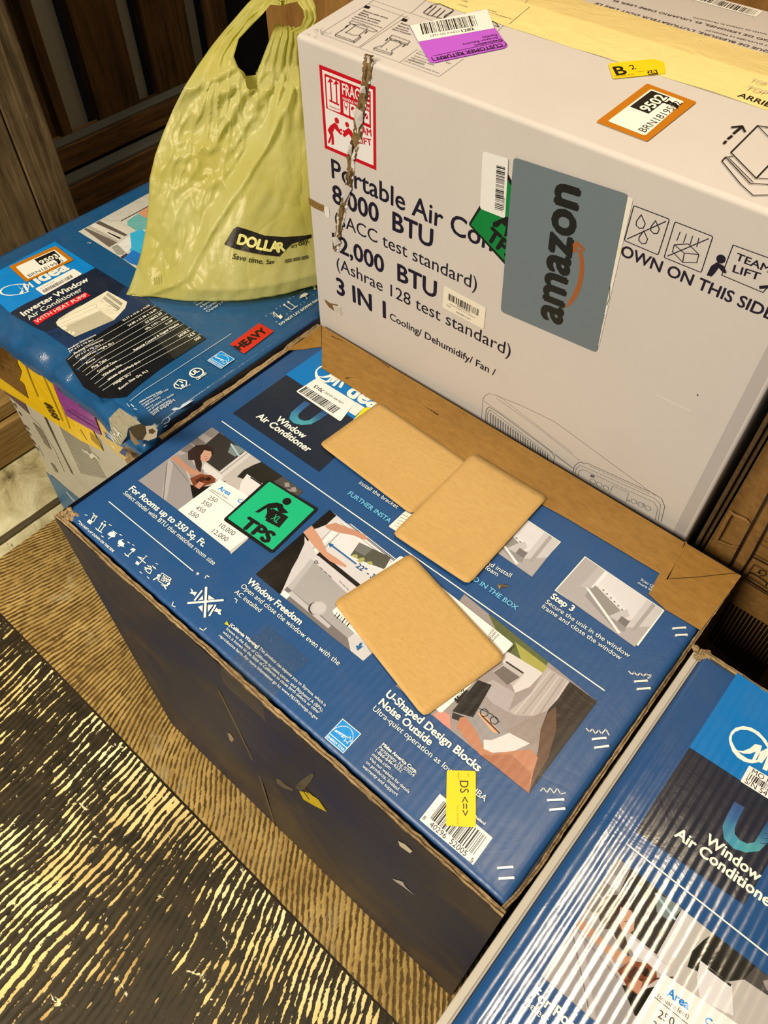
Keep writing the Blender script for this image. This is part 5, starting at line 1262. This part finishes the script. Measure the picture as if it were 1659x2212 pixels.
# printed front side: grille picture, bands, labels
a = Art(fBs, .0008); a.z(*Z29)
a.poly([(0, 200), (60, 180), (560, 640), (745, 1040), (200, 590), (-300, 100)], (92, 70, 76)); a.poly([(0, 205), (190, 580), (0, 300)], (92, 70, 76))
a.line([(1090, 1020), (1290, 1420), (1760, 2420)], 36, (52, 40, 30)); a.line([(1072, 1020), (1740, 2420)], 10, (222, 212, 184))
for i in range(15): a.line([(1460+i*44, 1290+i*26), (2000+i*42, 2420+i*10)], 9, (122, 114, 96))
a.line([(730, 1080), (960, 1270), (1340, 1900), (1560, 2400)], 14, (216, 206, 180)); a.poly([(800, 1210), (1050, 1420), (1260, 1880), (1080, 1700), (900, 1400)], (128, 116, 98)); a.poly([(860, 1300), (1000, 1400), (1110, 1560), (960, 1460)], (176, 162, 140)); a.line([(900, 1390), (1060, 1540)], 16, (96, 86, 72)); a.line([(1080, 1710), (1240, 1850)], 18, (80, 70, 58))
for p, q in (((470, 990), (520, 1060)), ((640, 1330), (690, 1390)), ((680, 1460), (740, 1530)), ((790, 1660), (850, 1740)), ((880, 1840), (930, 1900)), ((600, 1310), (625, 1335))): a.line([p, q], 22, (66, 58, 48))
a.line([(330, 800), (370, 800), (400, 840)], 16, (96, 90, 72)); a.line([(360, 820), (400, 880)], 20, (150, 146, 120)); a.line([(930, 1790), (1060, 2050)], 8, (120, 112, 94)); a.poly([(1220, 2180), (1300, 2220), (1420, 2420), (1360, 2420)], (120, 112, 94))
a.line([(100, 340), (240, 520)], 16, (186, 160, 160)); a.line([(20, 200), (120, 300)], 14, (196, 168, 140))
a.z(0, 0, 1); a.poly([(99, 1016), (172, 1074), (300, 1180), (330, 1400), (240, 1290), (136, 1092)], (38, 104, 142)); a.line([(148, 1064), (160, 1078)], 4, (196, 190, 170))
a.z(*Z3); a.disc((905, 985), 105, (222, 186, 104), 22, ry=70, rot=-40); a.line([(820, 930), (1000, 1040)], 26, (48, 98, 150)); a.poly([(1000, 1040), (1060, 1090), (1050, 1150), (960, 1090)], (40, 70, 130)); a.line([(1080, 1040), (1110, 1100)], 14, (0, 130, 206)); a.text('Jet', (900, 1040), (930, 1060), (240, 230, 200), .03)
a.line([(680, 1070), (720, 1090), (735, 1120), (760, 1105), (790, 1130)], 12, (226, 216, 190))
a.build('printed_side', M_ink, rootB)
def drape_front(pts_top, name, col, mat, lift, label, thick=.0004):
    return sticker(name, fBs, rootB, pts_top, col, 2, lift, thick, mat, label)
M_gloss = mat_print('glossy_label', .3, .01, 0, dirt=.06, spec=.5, crumple=.0035, scratch=False)
o = drape_front([(0, 700), (50, 740), (160, 812), (180, 838), (182, 885), (228, 972), (180, 948), (60, 870), (-60, 800), (-80, 660)], 'yellow_label', (244, 196, 4), M_gloss, .0014, 'crumpled yellow shipping label on the side')
a = Art(fBs, .0024); a.z(*Z3); a.line([(200, 340), (260, 500), (320, 640)], 5, (120, 84, 20)); a.line([(350, 360), (355, 470), (420, 610), (520, 830)], 5, (80, 60, 20)); a.line([(430, 410), (420, 500), (500, 690), (580, 890)], 4, (80, 60, 20)); a.line([(660, 900), (710, 980)], 5, (160, 120, 20)); a.text('8058', (366, 680), (440, 800), K, .03, cap=(395, 660))
for p, q in (((545, 466), (590, 520)), ((575, 490), (640, 560)), ((600, 540), (660, 580)), ((0, 130), (22, 150))): a.line([p, q], 22, K)
a.text('LH 0010 P1', (40, 160), (90, 200), (90, 70, 20), .02)
for i in range(9): a.line([(735+i*9, 920+i*8), (750+i*10, 985+i*9)], 2.5, (180, 140, 10))
a.build('printed_code', M_ink, o)
M_brtape = mat_print('brown_glossy_tape', .25, .01, 0, base=(104, 70, 26), dirt=.3, spec=.6, crumple=.004)
o = from_bm('brown_packing_tape', slab(fBs, zz(Z3, (-60, 165), (60, 180), (115, 215), (160, 300), (150, 370), (185, 440), (170, 510), (205, 540), (245, 655), (150, 590), (60, 530), (0, 490), (-60, 440)), .0004, .0020), M_brtape, rootB)
o = drape_front(zz(Z3, (412, 452), (672, 600), (735, 720), (770, 800), (826, 948), (555, 790), (510, 700), (470, 610)), 'purple_label', (140, 44, 140), M_gloss, .0026, 'purple barcode label stuck over the yellow one')
a = Art(fBs, .0036); a.z(*Z3)
for i in range(11): a.line([(450+i*20, 490+i*11), (490+i*17, 590+i*9)], 9 if i % 3 else 4, (84, 20, 92))
a.line([(560, 745), (800, 900)], 5, (84, 20, 92)); a.line([(590, 740), (790, 860)], 3, (84, 20, 92)); a.line([(640, 700), (720, 760)], 3, (84, 20, 92)); a.build('printed_bars', M_ink, o)
o = from_bm('silver_tape', slab(fBr, zz(Z3, (875, 820), (960, 735), (1100, 830), (1130, 860), (1060, 880), (1030, 900), (1020, 960), (970, 1030), (925, 1010), (900, 930)), .0005, .0016), mat_print('silvery_crumpled_tape', .18, .01, 0, base=(176, 166, 138), dirt=.2, spec=.8, crumple=.006), rootB)
a = Art(fBr, .0030); a.z(*Z3); a.text('Wr-A', (930, 1020), (990, 950), WHITE, .02); a.build('printed_code', M_ink, o)
o = from_bm('silver_tape', slab(fBs, zz(Z3, (640, 545), (690, 590), (780, 650), (960, 735), (900, 800), (780, 740), (690, 640)), .0004, .0018), mat_print('pale_tape', .3, .01, 0, base=(196, 188, 164), dirt=.2, spec=.6, crumple=.005), rootB)

# ------------------------------------------------------------------ kraft cartons at the right, flattened cardboard between
VD = .622
oD = V*VD
rootD = empty('appliance_carton', U*(-.052) + V*VD, YAW, 'plain kraft carton with black line drawings, in the shade at the right edge', 'box')
fD = Face(V*VD, -V, rootD)
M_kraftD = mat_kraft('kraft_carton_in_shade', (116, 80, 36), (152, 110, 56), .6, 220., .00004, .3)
bm = bmesh.new(); nx, nz = 30, 44; gd = []
for i in range(nx+1):
    row = []
    for k in range(nz+1):
        x, z = .6*i/nx, 1.05*k/nz; e = max(0, 1-x/.10)
        yy = .010*e*e*max(0, 1-abs(z-.62)/.3) + .003*noise.noise((x*8, z*8, 0))*e - .004*math.exp(-((x-.035)/.012)**2)*max(0, 1-abs(z-.66)/.16)
        row.append(bm.verts.new((x, yy, z)))
    gd.append(row)
for i in range(nx):
    for k in range(nz): bm.faces.new((gd[i][k], gd[i+1][k], gd[i+1][k+1], gd[i][k+1]))
q = [bm.verts.new(p) for p in ((0, .42, 0), (.6, .42, 0), (.6, .42, 1.05), (0, .42, 1.05))]
bm.faces.new(q); bm.faces.new([q[0], q[3]] + gd[0][::-1]); bm.faces.new([q[1]] + gd[nx] + [q[2]])
bm.faces.new([q[3], q[2]] + [gd[i][nz] for i in range(nx, -1, -1)])
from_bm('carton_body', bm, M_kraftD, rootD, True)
a = Art(fD, .0022); a.z(*Z31); DK = (34, 22, 22)
for q, w in (([(592, 190), (740, -80), (1000, -560), (1400, -1300)], 26), ([(620, 190), (1010, -560), (1400, -1270)], 6), ([(790, 305), (990, -10), (1420, -830)], 28), ([(1020, 10), (1260, 140)], 20), ([(1000, -60), (1260, 80)], 10), ([(800, 320), (1260, 610)], 24), ([(838, 394), (1260, 650)], 14), ([(850, 300), (1260, 545)], 12),
             ([(900, 330), (1030, 130), (1260, 255)], 9), ([(905, 345), (925, 285), (985, 268), (1190, 390), (1250, 450), (1230, 500)], 14), ([(950, 290), (1000, 290), (1200, 420)], 8), ([(960, 330), (1150, 450)], 8), ([(1115, 330), (1150, 320)], 12),
             ([(1100, 280), (1120, 236), (1170, 228), (1230, 262), (1236, 300), (1190, 330), (1140, 320)], 12), ([(1100, 268), (1130, 285)], 22), ([(1060, -260), (1260, -150)], 8), ([(1090, -330), (1260, -240)], 8)): a.line(q, w, DK)
a.build('printed_line_drawing', M_ink, rootD)
a = Art(fD, .0022); a.z(*Z31)
for i in range(17): a.line([(620+i*62, 790+i*38), (250+i*50, 1420+i*44)], 34, (22, 16, 12))
a.build('printed_grille', M_ink, rootD)
crease(fD, zz(Z30, (575, 1490), (640, 1530), (740, 1570), (800, 1640)), rootD, M_kraftD, .002, .002, .001, 'crease')
crease(fD, zz(Z30, (595, 1510), (560, 1560), (500, 1680), (440, 1790)), rootD, M_kraftD, .002, .002, .001, 'crease')
crease(fD, zz(Z30, (470, 1790), (600, 1840), (680, 1850)), rootD, M_kraftD, .002, .002, .001, 'crease')
# folded-flat cardboard sheets standing between the white carton and the kraft one
M_flatc = mat_kraft('flat_cardboard', (64, 46, 26), (104, 78, 44), .75, 220.)
for i, (x0, t, y0, lean) in enumerate(((-.0640, .0045, .625, .0), (-.0585, .0040, .635, .0))):
    bm = bmesh.new(); prev = None; n_ = 40
    bm_box(bm, 0, t, 0, .30, 0, 1.02, .0006, 1)
    for v in bm.verts: v.co.x += .0005*noise.noise((3*i, v.co.y*6, v.co.z*5)); v.co.y += .004*noise.noise((v.co.z*12, i*5, 0)) if v.co.y < .1 else 0
    o = from_bm('flattened_cardboard', bm, M_flatc); o.location = U*x0 + V*y0; o.rotation_euler = (0, 0, YAW + lean)
    tag(o, ('folded-flat brown cardboard sheet standing tight against the white carton' if i == 0 else 'second folded-flat brown cardboard sheet, next to the shaded kraft carton'), 'cardboard')

# ------------------------------------------------------------------ three kraft papers lying on the middle carton
def paper(name, pts, lift, curl, label, seed):
    P = [fA.pt(*p) for p in pts]; bm = bmesh.new(); n_ = 18; g = []
    for s_ in range(2):
        gg = []
        for i in range(n_+1):
            row = []
            for k in range(n_+1):
                x, y = i/n_, k/n_
                r = .045                                   # rounded corners
                cx, cy = min(max(x, r), 1-r), min(max(y, r), 1-r); dx, dy = x-cx, y-cy; d = math.hypot(dx, dy)
                if dx and dy and max(abs(dx), abs(dy)) > 1e-6:
                    f = r*max(abs(dx), abs(dy))/r/d; x, y = cx+dx*f, cy+dy*f
                p = P[0]*(1-x)*(1-y)+P[1]*x*(1-y)+P[2]*x*y+P[3]*(1-x)*y
                p = p + Vector((0, 0, lift + curl(x, y) + .0006*noise.noise((x*3+seed, y*3, 1)) - .0006*s_))
                row.append(bm.verts.new(p))
            gg.append(row)
        g.append(gg)
    for i in range(n_):
        for k in range(n_):
            a_ = g[0]; bm.faces.new((a_[i][k], a_[i+1][k], a_[i+1][k+1], a_[i][k+1]))
            b_ = g[1]; bm.faces.new((b_[i][k], b_[i][k+1], b_[i+1][k+1], b_[i+1][k]))
    rim = [(i, 0) for i in range(n_)] + [(n_, k) for k in range(n_)] + [(n_-i, n_) for i in range(n_)] + [(0, n_-k) for k in range(n_)]
    for (i, k), (i2, k2) in zip(rim, rim[1:]+rim[:1]):
        bm.faces.new((g[0][i][k], g[1][i][k], g[1][i2][k2], g[0][i2][k2]))
    bmesh.ops.recalc_face_normals(bm, faces=bm.faces)
    o = from_bm(name, bm, M_sheet, None, True); o.location = (AX, AY, 0); o.rotation_euler = (0, 0, YAW)
    tag(o, label, 'paper', 'kraft papers on the middle carton'); return o
paper('kraft_paper', [(818, 872), (1014, 1005), (888, 1116), (690, 964)], (.0030), lambda x, y: .0012*y*y, 'farthest kraft paper sheet, tucked under the next one beside the white barcode label', 1)
paper('kraft_paper', [(1021, 986), (1181, 1081), (1011, 1269), (847, 1158)], (.0046), lambda x, y: .0022*(1-y)*(1-x)**2 + .0012*x*x, 'kraft paper sheet in the middle of the three, overlapping the far one', 2)
paper('kraft_paper', [(886, 1199), (1093, 1424), (915, 1553), (720, 1304)], (.0034), lambda x, y: .0012*(x-.5)**2, 'kraft paper sheet nearest the camera, covering the white shipping label', 3)
# a small curled splinter of cardboard
bm = bmesh.new(); c = [fA.pt(*p) for p in zz(Z12, (978, 880), (1010, 886), (1066, 892), (1000, 896), (990, 912))]
up_ = [p + Vector((0, 0, h_)) for p, h_ in zip(c, (.002, .005, .0015, .003, .001))]; lo_ = [p + Vector((0, 0, .0008)) for p in c]
hv = [bm.verts.new(p) for p in up_]; lv = [bm.verts.new(p) for p in lo_]
bm.faces.new(hv); bm.faces.new(lv[::-1])
for i in range(5): bm.faces.new((lv[i], lv[(i+1) % 5], hv[(i+1) % 5], hv[i]))
o = from_bm('cardboard_scrap', bm, M_edge); o.location = (AX, AY, 0); o.rotation_euler = (0, 0, YAW)
tag(o, 'tiny torn brown cardboard scrap lying on the blue middle carton', 'scrap')
# ------------------------------------------------------------------ yellow plastic carrier bag standing on carton B, against the white carton
BAGO = on_z(450, 640, .616)
rootG = empty('plastic_bag', BAGO, 0, 'crinkled yellow plastic carrier bag with black store lettering, slumped against the white carton', 'bag')
aw = (U*.76 - V*.65).normalized()          # from the back sheet towards the front sheet
def proj(P):
    d = RX.transposed() @ (P - CAM); return (W_PX/2 + FOC*d.x/-d.z, H_PX/2 - FOC*d.y/-d.z)
ROWS = [((272, 636), (705, 597), .617, .617, .000), ((279, 622), (704, 580), .622, .630, .034), ((290, 594), (703, 550), .640, .650, .040), ((305, 545), (701, 505), .668, .672, .040), ((316, 490), (699, 450), .700, .700, .038), ((321, 440), (697, 400), .728, .728, .034),
        ((323, 385), (694, 350), .757, .756, .030), ((335, 335), (690, 300), .783, .782, .026), ((352, 288), (684, 250), .806, .806, .022), ((374, 236), (676, 205), .832, .832, .018), ((398, 188), (668, 168), .858, .852, .014)]
FOLD = [(656, 118), (600, 225), (560, 292), (505, 375), (462, 440), (430, 498), (402, 556), (340, 600), (276, 636)]
def fold_d(px):
    best = (1e9, 0)
    p = Vector(px)
    for a_, b_ in zip(FOLD, FOLD[1:]):
        a_, b_ = Vector(a_), Vector(b_); t = max(0, min(1, (p-a_).dot(b_-a_)/(b_-a_).length_squared)); q = a_+(b_-a_)*t
        d = (p-q).length
        if d < best[0]: best = (d, (b_-a_).x*(p-a_).y-(b_-a_).y*(p-a_).x)
    return best[0] if best[1] < 0 else -best[0]
def wrinkle(P, amp=1.0):
    px = proj(P); d = fold_d(px)
    s = 1/(1+math.exp(-d/9)) if abs(d) < 200 else (1 if d > 0 else 0)
    w = .016*s + .012*math.exp(-(d/9)**2)
    left = 1-s
    n1 = noise.noise((px[0]/62, px[1]/85, 2)); n2 = noise.noise((px[0]/22+px[1]/70, px[1]/60, 5)); n3 = noise.noise((px[0]/30, px[1]/24, 9))
    ridged = max(0, 1-2.2*abs(n2))**3
    w += (.0045*n1 + .0050*(ridged-.4)*left + .0030*n3*left + .0018*n2*s)
    up = max(0, min(1, (330-px[1])/170))           # folds gathered towards the handles
    ang = math.atan2(px[1]-60, px[0]-640)
    w += up*.0042*math.sin(ang*34 + 2*n1)
    return w*amp
def smooth_rows(R, m):
    out = []
    for a_, b_ in zip(R, R[1:]):
        for k in range(m):
            t = k/m; out.append(tuple((a_[0][0]+(b_[0][0]-a_[0][0])*t, a_[0][1]+(b_[0][1]-a_[0][1])*t) if i == 0 else (a_[1][0]+(b_[1][0]-a_[1][0])*t, a_[1][1]+(b_[1][1]-a_[1][1])*t) if i == 1 else a_[i]+(b_[i]-a_[i])*t for i in range(5)))
    out.append(R[-1]); return out
NF = 100; I1, I2 = 49, 57
LB = [((398, 188), (531, 165), .858), ((424, 146), (514, 145), .872), ((452, 106), (505, 122), .884), ((480, 70), (516, 84), .900), ((510, 36), (546, 52), .918), ((534, 8), (566, 32), .932), ((562, -22), (584, 10), .942), ((600, -38), (606, 12), .948), ((640, -34), (622, 8), .948), ((672, -12), (640, 2), .945), ((682, 14), (654, 20), .940), ((684, 40), (657, 36), .930), ((672, 64), (650, 55), .918), ((650, 74), (628, 66), .908)]
RB = [((553, 165), (668, 168), .853), ((558, 148), (666, 145), .866), ((572, 112), (662, 112), .884), ((584, 80), (658, 86), .898), ((594, 52), (654, 66), .908)]
def lerp2(p, q, t): return (p[0]+(q[0]-p[0])*t, p[1]+(q[1]-p[1])*t)
def fine(rows, m):
    out = []
    for a_, b_ in zip(rows, rows[1:]):
        for k in range(m): out.append((lerp2(a_[0], b_[0], k/m), lerp2(a_[1], b_[1], k/m), a_[2]+(b_[2]-a_[2])*k/m))
    out.append(rows[-1]); return out
def body(sign, bmx):
    G = []; RR = smooth_rows(ROWS, 8)
    def shape(p, f, r, n, b, s):
        if sign > 0: return p + aw*b*s + aw*wrinkle(p)*s**.5*min(1, r/6)
        return p - aw*(.052*s*(1-.8*r/n)) - aw*.6*wrinkle(p + Vector((.3, .1, 0)))*s
    for r, (l, rt, zl, zr, b) in enumerate(RR):
        Lp, Rp = on_z(*l, zl), on_z(*rt, zr); row = []
        for i in range(NF+1):
            f = i/NF; p = Lp.lerp(Rp, f); s = math.sin(math.pi*min(1, f*.86))**.8
            bb = .030 if r == 0 else b + .004
            if i: p = shape(p, f, r, len(RR), bb, s)
            if r == 0: p.z = .617
            p.z = max(p.z, .617)
            row.append(bmx.verts.new(p - BAGO))
        G.append(row)
    for r in range(len(G)-1):
        for i in range(NF): bmx.faces.new((G[r][i], G[r][i+1], G[r+1][i+1], G[r+1][i]))
    # the handle loop and the gathered mouth grow out of the same sheet
    last = RR[-1]
    for rows, i0, i1 in ((LB, 0, I1), (RB, I2, NF)):
        R2 = fine(rows, 7); prev = G[-1][i0:i1+1]
        for r in range(1, len(R2)):
            l, q, z = R2[r]; A_, B_ = on_z(*l, z), on_z(*q, z); row = []
            for k in range(i1-i0+1):
                f = k/(i1-i0); F_ = (i0+k)/NF; p = A_.lerp(B_, f); t = min(1, r/9)
                sf = math.sin(math.pi*min(1, F_*.86))**.8; sb = math.sin(math.pi*f)**.6; s = sf*(1-t)+sb*t
                g = .0030*math.sin(f*(15 if i0 == 0 else 34) + 2.2*noise.noise((r*.11, f*2, sign))) + .0025*noise.noise((f*6, r*.2, 4+sign))
                d = ((last[4]+.004)*s*(1-t) + t*s*.005) if sign > 0 else -(.010*s*(1-t) + t*s*.004)
                p = p + aw*d + aw*(wrinkle(p)*(1-t)*s**.5*(1 if sign > 0 else -.6) + g*t*s)
                row.append(bmx.verts.new(p - BAGO))
            for k in range(i1-i0): bmx.faces.new((prev[k], prev[k+1], row[k+1], row[k]))
            prev = row
    return G
bm = bmesh.new()
GF = body(1, bm); GB = body(-1, bm)
for i in range(NF): bm.faces.new((GF[0][i], GB[0][i], GB[0][i+1], GF[0][i+1]))      # gusseted bottom
bmesh.ops.remove_doubles(bm, verts=bm.verts, dist=.0003)
bmesh.ops.recalc_face_normals(bm, faces=bm.faces)

n = NT('thin_yellow_plastic'); o_ = n.coord()
nz1 = n.math('ABSOLUTE', n.math('SUBTRACT', n.noise(n.map(o_, (1, 1, .55)), 11., 3., .5, .5), .5)); nz2 = n.math('ABSOLUTE', n.math('SUBTRACT', n.noise(n.map(o_, (1, 1, .45)), 34., 3., .5, .6), .5))
col = n.ramp(n.noise(o_, 9., 4.), [(.3, (230, 212, 104)), (.7, (254, 244, 168))])
bmp = n.bump(n.math('ADD', n.math('MULTIPLY', nz1, .014), n.math('MULTIPLY', nz2, .0026)), .9, 1.0)
n.fin(col, .32, bmp, .5)
tl = n.n('ShaderNodeBsdfTranslucent'); n.set(tl.inputs[0], n.mix(.8, col, alb((255, 244, 140)))); n.set(tl.inputs[1], bmp)
tr = n.n('ShaderNodeBsdfTransparent'); tr.inputs[0].default_value = (1, .95, .62, 1)
m1 = n.n('ShaderNodeMixShader'); m1.inputs[0].default_value = .50; n.set(m1.inputs[1], n.b.outputs[0]); n.set(m1.inputs[2], tl.outputs[0])
m2 = n.n('ShaderNodeMixShader'); m2.inputs[0].default_value = .07; n.set(m2.inputs[1], m1.outputs[0]); n.set(m2.inputs[2], tr.outputs[0])
n.t.links.new(m2.outputs[0], n.out.inputs[0]); M_bag = n.mat
oG = from_bm('bag_body', bm, M_bag, rootG, True)
bvh = BVHTree.FromPolygons([v.co.copy() for v in oG.data.vertices], [tuple(p.vertices) for p in oG.data.polygons])

class BagFace:
    n = aw
    def pt(s, x, y):
        d = ray(x, y); h = bvh.ray_cast(CAM - BAGO, d.normalized())
        return h[0] if h[0] else on_z(x, y, .7) - BAGO
    def normal(s, p):
        h = bvh.find_nearest(p); nn = h[1]; return nn if nn.dot(CAM - BAGO - p) > 0 else -nn
    def snap(s, p):
        h = bvh.find_nearest(p); return h[0]
class BagArt(Art):
    def raw(s, pts, faces, cols): return Art.raw(s, [s.f.snap(p) for p in pts], faces, cols)
    def patch(s, top, bot, col, n=6):
        for i in range(len(top)-1):
            for k in range(n):
                for j in range(n):
                    q = lambda u_, w_: (lambda a_, b_: (a_[0]+(b_[0]-a_[0])*w_, a_[1]+(b_[1]-a_[1])*w_))((top[i][0]+(top[i+1][0]-top[i][0])*u_, top[i][1]+(top[i+1][1]-top[i][1])*u_), (bot[i][0]+(bot[i+1][0]-bot[i][0])*u_, bot[i][1]+(bot[i+1][1]-bot[i][1])*u_))
                    s.poly([q(k/n, j/n), q((k+1)/n, j/n), q((k+1)/n, (j+1)/n), q(k/n, (j+1)/n)], col)
fG = BagFace(); BK = (24, 22, 16)
a = BagArt(fG, .0012, 0); a.z(*Z2)
a.patch([(1196, 34), (1216, 22), (1264, 36), (1352, 68), (1450, 76), (1560, 68), (1592, 62)], [(1148, 112), (1190, 132), (1260, 150), (1332, 165), (1430, 176), (1490, 112), (1592, 80)], BK, 5)
a.build('printed_banner', M_ink, rootG)
a = BagArt(fG, .0019, 0); a.z(*Z2)
YL = (236, 222, 130)
for ch, p, q, c in (('D', (1214, 108), (1258, 120), (1232, 60)), ('O', (1262, 120), (1308, 132), (1278, 72)), ('L', (1312, 134), (1342, 142), (1326, 86)), ('L', (1348, 142), (1378, 148), (1362, 92)), ('A', (1380, 148), (1424, 152), (1398, 98)), ('R', (1424, 154), (1458, 146), (1432, 104))): a.text(ch, p, q, YL, .05, cap=c, shear=.1)
a.build('printed_store_name', M_ink, rootG)
a = BagArt(fG, .0012, 0); a.z(*Z2)
for wd_, p, q in (('Save', (1188, 186), (1258, 200)), ('time.', (1272, 204), (1346, 214)), ('Sav', (1362, 214), (1406, 212)), ('ery', (1492, 134), (1524, 122)), ('day.', (1530, 122), (1582, 104))): a.text(wd_, p, q, BK, .01, shear=.25)
for i in range(3): a.line([(1462+i*42, 200-i*8), (1488+i*42, 194-i*8)], 16, (104, 96, 58))
a.build('printed_slogan', M_ink, rootG)
a = BagArt(fG, .0010, 0); a.z(*Z24)
for i in range(4): a.line([(735+i*28, 225-i*6), (748+i*24, 305-i*5)], 11, (172, 160, 92))
a.line([(672, 170), (694, 190)], 20, (196, 182, 100))
a.build('faint_print', M_ink, rootG)
